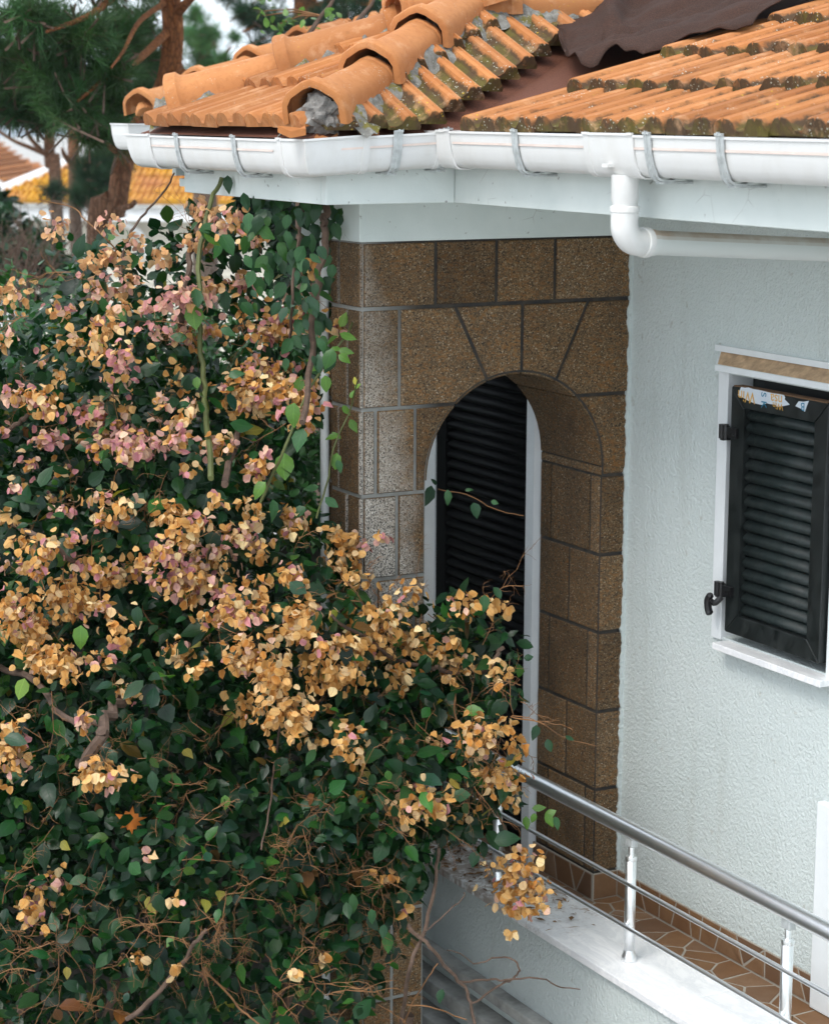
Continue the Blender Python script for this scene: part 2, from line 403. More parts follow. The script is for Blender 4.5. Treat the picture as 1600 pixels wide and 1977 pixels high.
def m_valley():
    t = NT('red_brown_valley_felt', .85, .2).geo()
    n = t.noise(200, 2, .6)
    t.base(t.mix(t.ramp(n, [(.4, 0), (.62, 1)]), (.095, .037, .022), (.16, .064, .039))); t.bump(n, .4, .002); return t.m
MAT['valley'] = m_valley()
def m_lichen_tile():
    t = NT('lichen_yellow_tile', .9, .15)
    rd = t.rand(); t.geo(); n = t.noise(.55, 4, .6); f = t.noise(6, 3)
    c = t.mix(t.ramp(n, [(.38, 0), (.56, 1)]), (.46, .2, .075), (.58, .31, .02))
    c = t.mix(t.math('MULTIPLY', rd, .3), c, (.50, .26, .10)); c = t.mix(t.ramp(f, [(.5, 0), (.8, .5)]), c, (.28, .14, .03))
    t.base(c); return t.m
MAT['lichen'] = m_lichen_tile()

# ------------------------------------------------------------------ ground, far land
def struct(name, V, F, mat, **k): return obj(name, V, F, mat, kind='structure', **k)
struct('ground', [(-400, -60, 0), (400, -60, 0), (400, 400, 0), (-400, 400, 0)], [(0, 1, 2, 3)], MAT['soil'])  # ground made pale to bounce light up under the eaves

struct('bush_shade_patch', [(-1.5, 6.1, .004), (3.4, 6.1, .004), (3.4, 8.7, .004), (-1.5, 8.7, .004)], [(0, 1, 2, 3)], MAT['bush_shade'])  # added dark patch standing in for shade under the bush
# house measures (metres; x across the gable porch, y away along the plaster wall)
XW, YA, XL = 4.707, 6.981, 3.552            # plaster wall, arch face, left corner of pillar
XAL, XAR = 3.815, 4.593                     # arch opening
XC, RA, ZS = (XAL+XAR)/2, (XAR-XAL)/2, H-1.354
ZTOP, ZLEDGE, ZFLOOR = H-.465, H-2.988, H-3.108
YJ = 7.42                                   # back of the arch jamb
house = empty('house', (4.6, 6.9, 0), label='white plastered house with brown stone arch and orange tiled roof', cat='house')

# ---- plaster wall with the window opening
WY0, WY1, WZ0, WZ1 = 5.72, 6.325, H-1.90, H-.93
wall = MB()
def wall_quad(y0, y1, z0, z1): wall.box((XW, y0, z0), (XW+.22, y1, z1))
wall_quad(2.2, WY0, 0, H-.2); wall_quad(WY1, YA+.0, 0, H-.2); wall_quad(WY0, WY1, 0, WZ0); wall_quad(WY0, WY1, WZ1, H-.2)
wall.build('plaster_wall', MAT['plaster'], house, label='white roughcast wall beside the stone arch')
# ragged plaster lip on the stone
lip = MB(); zz = np.arange(H-3.0, H-.47, .012); V = []
for i, z in enumerate(zz):
    w = .006+.012*vnoise((i*.23, 1, 3))+.008*random.random()
    V += [(XW-w, YA-.0165, z), (XW+.01, YA-.0165, z), (XW-w*.8, YA+.004, z)]
F = []
for i in range(len(zz)-1):
    a = i*3; F += [(a, a+1, a+4, a+3), (a+2, a, a+3, a+5)]
lip.add(V, F); lip.build('plaster_edge', MAT['plaster'], house)
# white casing of a neighbouring door at the picture's edge
box('door_casing', (XW-.03, 5.25, ZFLOOR+.002), (XW+.01, 5.715, H-2.35), MAT['trim'], house, bevel=.004)

# ---- stone porch: mortar body
por = MB()
N = 24
arc = [(XC+RA*math.cos(math.pi*(1-i/N)), ZS+RA*math.sin(math.pi*(1-i/N))) for i in range(N+1)]
yb, yf = YJ, YA
por.box((XL, YA, 0), (XAL, YA+.24, ZS)); por.box((XAR, YA, 0), (XW+.1, YJ, ZS))
for i in range(N):
    (x0, z0), (x1, z1) = arc[i], arc[i+1]
    V = [(x0, yf, z0), (x1, yf, z1), (x1, yf, ZTOP), (x0, yf, ZTOP), (x0, YJ, z0), (x1, YJ, z1), (x1, YJ, ZTOP), (x0, YJ, ZTOP)]
    por.add(V, [(0, 1, 2, 3), (5, 4, 7, 6), (1, 0, 4, 5)])
por.box((XL, YA, ZS), (XAL, YA+.24, ZTOP)); por.box((XAR, YA, ZS), (XW+.1, YJ, ZTOP))
por.box((XL+.06, YA+.24, 0), (XAL-.02, YA+.45, ZTOP))              # set-back wall behind the pillar
porch = por.build('stone_porch', MAT['mortar'], house, label='brown granite block porch with round arch')
# block builder: polygon in a face of the porch, pushed proud of the mortar
def area(p): return .5*sum(p[i][0]*p[(i+1) % len(p)][1]-p[(i+1) % len(p)][0]*p[i][1] for i in range(len(p)))
def inset(poly, d):
    p = [np.array(q, float) for q in poly]
    if area(p) < 0: p = p[::-1]
    out = []
    for i in range(len(p)):
        a, b, c = p[i-1], p[i], p[(i+1) % len(p)]
        e1 = (b-a)/(np.linalg.norm(b-a)+1e-9); e2 = (c-b)/(np.linalg.norm(c-b)+1e-9)
        n1 = np.array([-e1[1], e1[0]]); n2 = np.array([-e2[1], e2[0]])
        m = n1+n2; m /= max(.35, np.linalg.norm(m)**2/2)*2/ max(1e-6, 1)
        k = max(.4, 1+n1@n2); out.append(b+(n1+n2)*d/k)
    return out
def block(poly, to3, h=.009, gap=.0075, name='stone_block', mat='stone', parent=None):
    a = inset(poly, gap); b = inset(poly, gap+.003); n = len(a)
    hh = h*(.8+.45*random.random())
    V = [to3(*q, -.004) for q in a]+[to3(*q, hh*.6) for q in a]+[to3(*q, hh) for q in b]
    F = []
    for r in (0, 1):
        for i in range(n):
            F.append((r*n+i, r*n+(i+1) % n, (r+1)*n+(i+1) % n, (r+1)*n+i))
    F.append(tuple(2*n+i for i in range(n)))
    o = obj(name, V, F, MAT[mat], parent or porch)
    me = o.data; bm = bmesh.new(); bm.from_mesh(me); bmesh.ops.recalc_face_normals(bm, faces=bm.faces); bm.to_mesh(me); bm.free()
    return o
fr = lambda x, z, h: (x, YA-h, z)
zc = [ZTOP-H, -.705, -1.07, -1.388, -1.702, -2.013, -2.334, -2.654, -3.0, -3.35, -3.7, -4.05, -4.4, -4.75, -5.1]
zc = [H+z for z in zc]
def arcx(z, s):                              # arch edge at height z
    return XC+s*(RA if z <= ZS else math.sqrt(max(0, RA*RA-(z-ZS)**2)))
def arcpts(z0, z1, s, n=8):                  # along the arch edge
    return [(arcx(z0+(z1-z0)*i/n, s), z0+(z1-z0)*i/n) for i in range(n+1)]
def angpts(a0, a1, n=8): return [(XC+RA*math.cos(a0+(a1-a0)*i/n), ZS+RA*math.sin(a0+(a1-a0)*i/n)) for i in range(n+1)]
# course 1
xs = [XL, 3.853, 4.109, 4.363, XW]
for a, b in zip(xs, xs[1:]): block([(a, zc[1]), (b, zc[1]), (b, zc[0]), (a, zc[0])], fr)
# course 2 with the ring stones
aL = math.pi-math.acos((XC-4.076)/RA); aR = math.acos((4.375-XC)/RA); aK = math.acos((4.224-XC)/RA)
xz2 = arcx(zc[2], -1), arcx(zc[2], 1); a2L = math.pi-math.acos((XC-xz2[0])/RA); a2R = math.acos((xz2[1]-XC)/RA)
block([(XL, zc[2]), (3.705, zc[2]), (3.705, zc[1]), (XL, zc[1])], fr)
block([(3.705, zc[2])]+angpts(a2L, aL)+[(3.934, zc[1]), (3.705, zc[1])], fr)
block(angpts(aL, aK)+[(4.224, zc[1]), (3.934, zc[1])], fr)
block(angpts(aK, aR)+[(4.516, zc[1]), (4.224, zc[1])], fr)
block(angpts(aR, a2R)+[(XW, zc[2]), (XW, zc[1]), (4.516, zc[1])], fr)
cut = {2: [3.608, 3.7705], 3: [3.696], 4: [3.6105, 3.769], 5: [3.70], 6: [3.62, 3.76], 7: [3.69]}
for k in range(2, len(zc)-1):
    z1, z0 = zc[k], zc[k+1]
    xs = [XL]+cut.get(k, [3.68])
    for a, b in zip(xs, xs[1:]): block([(a, z0), (b, z0), (b, z1), (a, z1)], fr)
    block([(xs[-1], z0)]+arcpts(z0, z1, -1)+[(xs[-1], z1)], fr)
    if z0 > ZFLOOR:
        block([(XW, z0), (XW, z1)]+[(x-(.006 if z1 <= ZS else 0), z) for x, z in arcpts(z1, z0, 1)], fr)
# pillar side (left) face
lf = lambda y, z, h: (XL-h, y, z)
for k in range(len(zc)-1):
    ym = YA+(.10 if k % 2 else .17)
    for a, b in ((YA-.008, ym), (ym, YA+.24)): block([(a, zc[k+1]), (b, zc[k+1]), (b, zc[k]), (a, zc[k])], lf)
lf2 = lambda y, z, h: (XL+.06-h, y, z)
for k in range(len(zc)-1):
    ys = [YA+.24, YA+.24+(.08 if k % 2 else .13), YA+.45]
    for a, b in zip(ys, ys[1:]): block([(a, zc[k+1]), (b, zc[k+1]), (b, zc[k]), (a, zc[k])], lf2)
# right jamb of the arch
jf = lambda y, z, h: (XAR-h, y, z)
jc = {3: [7.051, 7.337], 4: [7.197], 5: [7.052, 7.338], 6: [7.197], 7: [7.05, 7.33]}
for k in range(3, 8):
    ys = [YA]+jc[k]+[YJ]
    for a, b in zip(ys, ys[1:]): block([(a, zc[k+1]), (b, zc[k+1]), (b, zc[k]), (a, zc[k])], jf, .007)
block([(YA, zc[3]), (YJ, zc[3]), (YJ, ZS), (YA, ZS)], jf, .007, .002)
def soffit(a0, a1):                          # ring stones seen from below, curved
    n = 8; V = []; F = []; g = .014
    s = 1 if a1 > a0 else -1
    for i in range(n+1):
        a = a0+g*s+(a1-a0-2*g*s)*i/n
        for y, r in ((YA+.002, RA), (YA+.002, RA-.007), (YJ-.002, RA-.007), (YJ-.002, RA)):
            V.append((XC+r*math.cos(a), y, ZS+r*math.sin(a)))
    for i in range(n):
        for j in range(3): F.append((i*4+j, i*4+j+1, i*4+5+j, i*4+4+j))
    F += [(3, 2, 1, 0), tuple(n*4+j for j in range(4))]
    obj('stone_block', V, F, MAT['stone'], porch)
for a0, a1 in ((0, a2R), (a2R, aR), (aR, aK), (aK, aL), (aL, a2L), (a2L, math.pi)): soffit(a0, a1)
# white beam over the stone, and the porch ceiling
bm_ = MB(); bm_.box((XL-.014, YA-.014, ZTOP), (XW, YA+.3, H-.17)); bm_.box((XL-.014, YA+.3, ZTOP), (XL+.3, YA+.47, H-.17))
bm_.build('beam', MAT['paint'], house, bevel=.004, label='white painted beam above the stone blocks')
box('ceiling', (XL+.3, YJ+.001, H-.50), (XW+.2, 8.12, H-.45), MAT['paint'], house)

# ---- passage behind the arch: wall with louvred door
XD = 4.585
box('passage_wall', (XD+.035, YJ+.002, 0), (XW+.2, 8.5, H-.45), MAT['trim'], house)
box('door_jamb', (XD-.028, YJ+.003, ZFLOOR), (XD+.034, YJ+.062, H-.5), MAT['trim'], house)
box('door_jamb', (XD-.028, 8.246, ZFLOOR), (XD+.034, 8.50, H-.5), MAT['trim'], house)
dr = box('louvre_door', (XD+.012, YJ+.063, ZFLOOR+.01), (XD+.033, 8.245, H-.85), MAT['door_black'], house, label='black louvred door inside the arch')
for a, b in ((YJ+.064, YJ+.075), (8.165, 8.244)): box('stile', (XD-.022, a, ZFLOOR+.012), (XD+.0115, b, H-.86), MAT['door_black'], dr)
def slat_mesh(name, L, hgt, dep, n=6, mat='slat'):
    """curved louvre along y, rounded outwards (-x)"""
    V = []; F = []
    pr = [(-dep*math.sin(math.pi*(.04+.80*i/n)), hgt*(.5-i/n)) for i in range(n+1)]+[(0, -hgt*.5), (.004, 0), (0, hgt*.5)]
    m = len(pr)
    for y in (0, L): V += [(x, y, z) for x, z in pr]
    for i in range(m): F.append((i, (i+1) % m, m+(i+1) % m, m+i))
    F += [tuple(range(m))[::-1], tuple(range(m, 2*m))]
    me = bpy.data.meshes.new(name); me.from_pydata(V, [], F)
    me.polygons.foreach_set('use_smooth', [True]*len(me.polygons)); me.materials.append(MAT[mat])
    return me
sm = slat_mesh('door_slat', 8.164-(YJ+.076), .034, .024, mat='door_black')
k = 0; z = H-.90
while z > ZFLOOR+.1:
    o = bpy.data.objects.new('slat', sm); fin(o, dr); o.location = (XD+.008, YJ+.0755, z); o.rotation_euler = (0, math.radians(random.gauss(0, 1)), 0); z -= .0435
# ---- window: opening lining, shutter, sill, head
win = MB()
win.box((XW-.012, WY1-.001, WZ0-.01), (XW+.10, WY1+.058, WZ1+.03))
window = win.build('window', MAT['trim'], house, bevel=.003, label='small window with closed black louvred shutter')
box('lining', (XW-.012, WY0-.06, WZ0-.01), (XW+.1, WY0, WZ1+.03), MAT['trim'], window, bevel=.003)
box('window_back', (XW+.1, WY0, WZ0), (XW+.12, WY1, WZ1), MAT['black'], window)
hd = MB(); hd.add([(XW-.06, 5.0, WZ1+.016), (XW-.06, 6.341, WZ1+.016), (XW+.005, 6.385, WZ1+.002), (XW+.005, 5.0, WZ1+.002),
                   (XW-.06, 5.0, WZ1+.036), (XW-.06, 6.341, WZ1+.036), (XW+.005, 6.40, WZ1+.078), (XW+.005, 5.0, WZ1+.078)],
                  [(3, 2, 1, 0), (4, 5, 6, 7), (0, 1, 5, 4), (1, 2, 6, 5), (2, 3, 7, 6), (3, 0, 4, 7)])
hd.build('window_head', MAT['trim'], window)
hb = MB()
V = [(XW-.057, 5.0, WZ1+.0385), (XW-.056, 6.331, WZ1+.0385), (XW-.004, 6.383, WZ1+.0765), (XW-.004, 5.0, WZ1+.0765)]
hb.add(V, [(0, 1, 2, 3)]); hb.build('head_board', MAT['wood'], window, label='weathered brown top of the window head')
box('window_ledge_top', (XW-.012, 5.0, WZ1+.0785), (XW+.002, 6.41, WZ1+.10), MAT['trim'], window)
box('sill', (XW-.07, 5.678, H-1.931), (XW+.11, 6.296, H-1.906), MAT['marble'], window, bevel=.003, label='white marble window sill')
# shutter leaf, mitred frame
SY0, SY1, SZ0, SZ1 = 5.730, 6.271, H-1.863, H-0.964
XS0, XS1 = XW-.035, XW+.012
fw = .072
def mitre(pts2, name):
    V = [(XS0, y, z) for y, z in pts2]+[(XS1, y, z) for y, z in pts2]
    obj(name, V, [(0, 1, 2, 3), (7, 6, 5, 4), (0, 4, 5, 1), (1, 5, 6, 2), (2, 6, 7, 3), (3, 7, 4, 0)], MAT['black'], window, bevel=.003)
g = .0012
mitre([(SY0, SZ0+g), (SY0+fw, SZ0+fw+g), (SY0+fw, SZ1-fw-g), (SY0, SZ1-g)], 'shutter_stile')
mitre([(SY1, SZ0+g), (SY1-fw, SZ0+fw+g), (SY1-fw, SZ1-fw-g), (SY1, SZ1-g)], 'shutter_stile')
mitre([(SY0+g, SZ0), (SY0+fw+g, SZ0+fw), (SY1-fw-g, SZ0+fw), (SY1-g, SZ0)], 'shutter_rail')
mitre([(SY0+g, SZ1), (SY0+fw+g, SZ1-fw), (SY1-fw-g, SZ1-fw), (SY1-g, SZ1)], 'shutter_rail')
box('dust_strip', (XS0+.002, SY0+.01, SZ1+.001), (XS1-.004, SY1-.01, SZ1+.004), MAT['dirt'], window)
box('bead', (XS0-.004, SY1-fw-.012, SZ0+fw), (XS0+.02, SY1-fw-.001, SZ1-fw), MAT['black'], window)
ns = 17; step = (SZ1-SZ0-2*fw)/ns
ws = slat_mesh('window_slat', SY1-SY0-2*fw-.016, step*.90, .024)
for i in range(ns):
    o = bpy.data.objects.new('slat', ws); fin(o, window); o.location = (XS0+.030, SY0+fw+.004, SZ0+fw+step*(i+.5)); o.rotation_euler = (0, math.radians(random.gauss(0, 1.2)), 0)
box('shutter_back', (XS1-.002, SY0+fw-.01, SZ0+fw-.01), (XS1+.004, SY1-fw+.01, SZ1-fw+.01), MAT['black'], window)
def hinge(y, z, latch):
    m = MB(); x = XS0-.012
    m.box((x-.004, y-.062, z-.018), (x+.011, y-.004, z+.018)); m.tube([(x, y, z-.028), (x, y, z+.028)], .011, 10)
    m.tube([(x, y+.022, z-.026), (x, y+.022, z+.026)], .012, 10); m.box((x-.004, y-.002, z-.02), (x+.02, y+.03, z-.012)); m.box((x-.004, y-.002, z+.012), (x+.02, y+.03, z+.02))
    m.box((x, y+.012, z-.034), (x+.04, y+.034, z-.026))
    for yy in (-.05, -.03): m.tube([(x-.008, y+yy, z-.004), (x, y+yy, z-.004)], .005, 8)
    if latch:
        m.tube(spline([(x, y-.004, z-.028), (x-.015, y+.012, z-.052), (x-.016, y+.035, z-.05)], 4), .011, 8)
        m.tube(spline([(x-.016, y+.036, z-.022), (x-.02, y+.05, z-.05), (x-.018, y+.046, z-.085), (x-.016, y+.036, z-.10)], 4), [.008]+[.014]*11+[.006], 8)
    m.build('hinge', MAT['hinge'], window, bevel=.0015)
hinge(SY1+.012, H-1.130, False); hinge(SY1+.012, H-1.708, True)
# torn tape on the top rail of the shutter, printed upside down
XT = XS0-.0015
def flat(name, yz, mat, dx=0.):
    V = [(XT-dx, y, z) for y, z in yz]+[(XT-dx+.0008, y, z) for y, z in yz]; n = len(yz)
    F = [tuple(range(n))[::-1], tuple(range(n, 2*n))]+[(i, (i+1) % n, n+(i+1) % n, n+i) for i in range(n)]
    return obj(name, V, F, MAT[mat], window)
def wpt(x, y):
    p = at(x, y, 0, XT); return p[1], p[2]
tape = [wpt(1340+a/6.154, 660+b/6.154) for a, b in ((555, 535), (600, 545), (640, 540), (700, 560), (790, 575), (850, 590), (930, 610), (1000, 618), (1065, 632), (1078, 660), (1070, 680), (1132, 745), (1040, 765), (985, 770), (960, 745), (900, 738), (860, 728), (800, 748), (720, 730), (650, 705), (590, 668), (515, 632))]
flat('sticker', tape, 'sticker')
flat('sticker', [wpt(1340+a/6.154, 660+b/6.154) for a, b in ((1240, 705), (1300, 710), (1362, 697), (1335, 760), (1312, 830), (1260, 790), (1200, 762))], 'sticker')
def letters(txt, px, py, size, mat, rot, name='lettering'):
    cu = bpy.data.curves.new(name, 'FONT'); cu.body = txt; cu.size = size; cu.extrude = .0002; cu.materials.append(MAT[mat])
    tmp = bpy.data.objects.new(name, cu); COL.objects.link(tmp); bpy.context.view_layer.update()
    me = bpy.data.meshes.new_from_object(tmp.evaluated_get(bpy.context.evaluated_depsgraph_get()))
    bpy.data.objects.remove(tmp); me.materials.clear(); me.materials.append(MAT[mat])
    o = bpy.data.objects.new(name, me); fin(o, window); y, z = wpt(px, py)
    # text plane faces -x; reading direction runs towards -y
    base = Matrix(((0, 0, -1), (-1, 0, 0), (0, 1, 0))).to_4x4()
    o.matrix_local = Matrix.Translation((XT-.0012, y, z)) @ base @ Matrix.Rotation(rot, 4, 'Z')
    return o
sy = lambda a: 1340+a/6.154
sz = lambda b: 660+b/6.154
letters('Win', sy(728), sz(608), .058, 'ink_orange', math.pi+.0)
letters('nsa', sy(1052), sz(640), .052, 'ink_orange', math.pi+.0)
letters('Win', sy(1060), sz(738), .034, 'ink_orange', math.pi)
letters('S', sy(800), sz(590), .040, 'ink_blue', -math.pi/2)
letters('K', sy(800), sz(690), .044, 'ink_blue', -math.pi/2)
letters('B', sy(1318), sz(728), .040, 'ink_blue', math.pi)

# ---- fascia boards and soffit
ZF0, ZF1 = H-.318, H-.10
FX1, FY2, FX3 = 3.775, 6.70, 3.275
def fascia(a, b, lab): box('fascia', a, b, MAT['paint'], house, bevel=.003, label=lab)
fascia((FX1, 2.2, ZF0), (FX1+.04, FY2+.04, ZF1), 'white fascia over the plaster wall')
fascia((FX3, FY2, ZF0), (FX1-.002, FY2+.04, ZF1), 'white fascia over the arch')
fascia((FX3, FY2+.042, ZF0), (FX3+.04, 7.95, ZF1), 'white fascia over the vine')
sf = MB(); sf.box((FX1+.041, 2.2, H-.30), (XW+.2, FY2+.038, H-.27)); sf.box((FX3+.041, FY2+.042, H-.30), (XW+.2, 8.1, H-.27))
sf.build('soffit', MAT['paint'], house)
box('fascia', (FX3+.04, 8.13, H-.26), (4.2, 8.17, H-.10), MAT['paint'], house)

# ------------------------------------------------------------------ roof
ZE = H-.083
APX = np.array([4.25, 7.45, H+.355])
EX, EY, EYB = 3.165, 6.60, 8.13              # eave lines of porch roof
EXM = 3.66                                   # eave line of the main roof
TM = math.tan(math.radians(18.6))
TL = (APX[2]-ZE)/(APX[0]-EX); TF = (APX[2]-ZE)/(APX[1]-EY); TB = (APX[2]-ZE)/(EYB-APX[1])
XV = EXM+(APX[2]-ZE)/TM                      # where the porch ridge meets the main roof
dk = MB()
A = (EX, EY, ZE); B = (EX, EYB, ZE); P = tuple(APX); Q = (XV, APX[1], APX[2]); C = (EXM, EY, ZE)
def down(p, d=.03): return (p[0], p[1], p[2]-d)
dk.add([down(p, .012) for p in (A, B, P, Q, C)], [(0, 2, 1), (0, 4, 3, 2)])
dk.add([down(p, .012) for p in (B, P, Q)]+[(XV, EYB, ZE-.02)], [(0, 1, 2, 3)])
xt = 6.6; zt = ZE+(xt-EXM)*TM
dk.add([(EXM, 2.2, ZE-.012), (EXM, EY, ZE-.012), (XV, APX[1], APX[2]-.012), (XV, 8.6, APX[2]-.012), (xt, 8.6, zt-.012), (xt, 2.2, zt-.012)], [(5, 4, 3, 2, 1, 0)])
roof = dk.build('roof', MAT['valley'], house, label='orange clay tiled roof with brown felt valley')
# tile: ribs run up the slope. local u = width, v = up the slope, w = normal
TW, TLEN, EXPO = .238, .42, .345
PROF = [(0, .008), (.008, .026), (.022, .040), (.040, .045), (.046, .035), (.052, .045), (.076, .042), (.094, .024), (.108, .010), (.120, .007), (.132, .010), (.146, .024), (.162, .042), (.186, .045), (.192, .035), (.198, .045), (.216, .040), (.230, .026), (.2375, .008)]
HPROF = [(0, .006), (.028, .006), (.044, .018), (.056, .040), (.070, .045), (.077, .036), (.084, .045), (.097, .041), (.109, .02), (.119, .006)]
def tile_geo(seed, half=False):
    r = random.Random(seed); V = []; val = []; prof = HPROF if half else PROF
    st = (0, .006, .2, TLEN)
    n = len(prof)
    for j, v in enumerate(st):
        for i, (u, w) in enumerate(prof):
            c = .0 if j else -.006
            V.append((u+(.003*r.random() if j == 0 else 0), v+(r.uniform(-.003, .003) if j < 2 else 0), w*(.93 if j == 0 else 1)+c*.3+(.0015*r.random() if j == 0 else 0)))
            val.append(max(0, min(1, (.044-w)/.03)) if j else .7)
    for j in (0, 3):
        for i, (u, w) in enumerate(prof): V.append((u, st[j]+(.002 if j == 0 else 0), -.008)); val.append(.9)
    F = []
    for j in range(3):
        for i in range(n-1): F.append((j*n+i, j*n+i+1, (j+1)*n+i+1, (j+1)*n+i))
    b0, b1 = 4*n, 5*n
    for i in range(n-1):
        F.append((b0+i, b0+i+1, i+1, i)); F.append((b0+i+1, b0+i, b1+i, b1+i+1))
    F.append((0, n, 2*n, 3*n, b1, b0)); F.append((b0+n-1, b1+n-1, 4*n-1, 3*n-1, 2*n-1, n-1))
    return V, F, val
TILE_G = [tile_geo(s) for s in range(5)]+[tile_geo(s, True) for s in range(5)]
def tile_me(g, mat, M=None):
    V, F, val = g
    me = bpy.data.meshes.new('roof_tile')
    me.from_pydata([tuple(M @ Vector(v)) if M else v for v in V], [], F)
    a = me.attributes.new('valley', 'FLOAT', 'POINT'); a.data.foreach_set('value', val)
    me.materials.append(MAT[mat]); return me
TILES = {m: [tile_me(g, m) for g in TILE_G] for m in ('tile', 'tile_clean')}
LEAN = math.atan2(.030, EXPO)
def place_tile(org, u, v, mat, clip=None, jit=1.0, half=False):
    """org = lower left corner on the deck, u along the eave, v up the slope (unit vectors)"""
    u = Vector(u); v = Vector(v); w = u.cross(v)
    if w.z < 0: u = -u; w = -w; org = Vector(org)-u*TW
    R = Matrix((u, v, w)).transposed().to_4x4()
    R = R @ Matrix.Rotation(-LEAN, 4, 'X') @ Matrix.Rotation(random.gauss(0, .012)*jit, 4, 'Z') @ Matrix.Rotation(random.gauss(0, .010)*jit, 4, 'Y')
    M = Matrix.Translation(Vector(org)+w*(.030+random.uniform(0, .004))+v*random.gauss(0, .005)*jit) @ R
    g = random.randrange(5)+(5 if half else 0)
    if clip:
        me = tile_me(TILE_G[g], mat, M); bm = bmesh.new(); bm.from_mesh(me)
        for pt, no in clip:
            r = bmesh.ops.bisect_plane(bm, geom=bm.verts[:]+bm.edges[:]+bm.faces[:], plane_co=pt, plane_no=no, clear_outer=True)
            ed = [e for e in r['geom_cut'] if isinstance(e, bmesh.types.BMEdge)]
            if ed: bmesh.ops.edgeloop_fill(bm, edges=ed)
        if len(bm.verts) < 8: bm.free(); return None
        bm.to_mesh(me); bm.free()
        o = bpy.data.objects.new('roof_tile', me); fin(o, roof)
    else:
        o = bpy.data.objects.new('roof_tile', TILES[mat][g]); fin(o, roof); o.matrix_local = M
    return o
def unit(v): v = np.asarray(v, float); return v/np.linalg.norm(v)
# hip planes (vertical) for clipping; normal points to the outer side that is removed
hA = unit((APX[0]-EX, APX[1]-EY, 0)); hB = unit((APX[0]-EX, APX[1]-EYB, 0))
nA_left = Vector((hA[1], -hA[0], 0)); nB_left = Vector((-hB[1], hB[0], 0))      # away from the left face
# left face
vL = unit((1, 0, TL))
for r in range(4):
    s0 = r*EXPO
    x0 = EX+s0*vL[0]; z0 = ZE+s0*vL[2]
    for c in range(-1, 8):
        y0 = EY+.02+c*TW+(r % 2)*.0
        cen = (x0+.17, y0+TW/2)
        # keep if the centre lies inside the hip triangle (with margin)
        dA = (cen[0]-EX)*nA_left.x+(cen[1]-EY)*nA_left.y; dB = (cen[0]-EX)*nB_left.x+(cen[1]-EYB)*nB_left.y
        if dA < .12 and dB < .12:
            place_tile((x0, y0, z0), (0, 1, 0), vL, 'tile_clean', [((EX, EY, 0), nA_left), ((EX, EYB, 0), nB_left)])
# front face
vF = unit((0, 1, TF))
vd = unit((XV-EXM, APX[1]-EY, 0)); nV = Vector((vd[1], -vd[0], 0))              # towards the main roof
HW = TW/2
def valley_y(x): return EY+(x-EXM)*(APX[1]-EY)/(XV-EXM)
for c in range(0, 13):
    x0 = EX+.05+c*HW
    ys = max(EY, valley_y(x0+HW*.75)+.03+random.uniform(-.012, .012))
    for r in range(5):
        y0 = ys+r*.30*vF[1]; z0 = ZE+(y0-EY)*TF
        dA = ((x0+HW/2)-EX)*-nA_left.x+(y0+.15-EY)*-nA_left.y
        if dA < .14 and y0 < APX[1]-.08:
            place_tile((x0, y0, z0), (1, 0, 0), vF, 'tile', [((EX, EY, 0), -nA_left), ((0, APX[1]+.02, 0), Vector((0, 1, 0)))], 1.3, True)
# rear face (only its edge shows)
vB = unit((0, -1, TB))
for r in range(2):
    s0 = r*EXPO; y0 = EYB-s0*-vB[1]; z0 = ZE+s0*vB[2]
    for c in range(0, 5):
        x0 = EX+.05+c*TW
        if r == 0 or c > 1: place_tile((x0, EYB+s0*vB[1], z0), (1, 0, 0), vB, 'tile_clean', [((EX, EYB, 0), -nB_left)])
# main slope
vM = unit((1, 0, TM))
starts = {0: 6.415, 1: 6.33, 2: 6.27, 3: 6.12, 4: 6.3, 5: 6.3, 6: 6.3, 7: 6.3}
for r in range(8):
    s0 = r*.352-(.02 if r == 0 else 0); x0 = EXM+s0*vM[0]; z0 = ZE+s0*vM[2]
    y = starts[r]
    while y > 2.9:
        y -= TW
        place_tile((x0, y, z0), (0, 1, 0), vM, 'tile', None, 1.5)
# lugs and eave board
ev = MB(); ev.box((EXM+.03, 2.2, ZE-.06), (EXM+.06, EY+.02, ZE-.016)); ev.box((EX+.03, EY+.04, ZE-.06), (EX+.06, EYB-.03, ZE-.016)); ev.box((EX+.061, EY+.035, ZE-.06), (EXM+.03, EY+.06, ZE-.016))
ev.build('eave_board', MAT['valley'], roof)
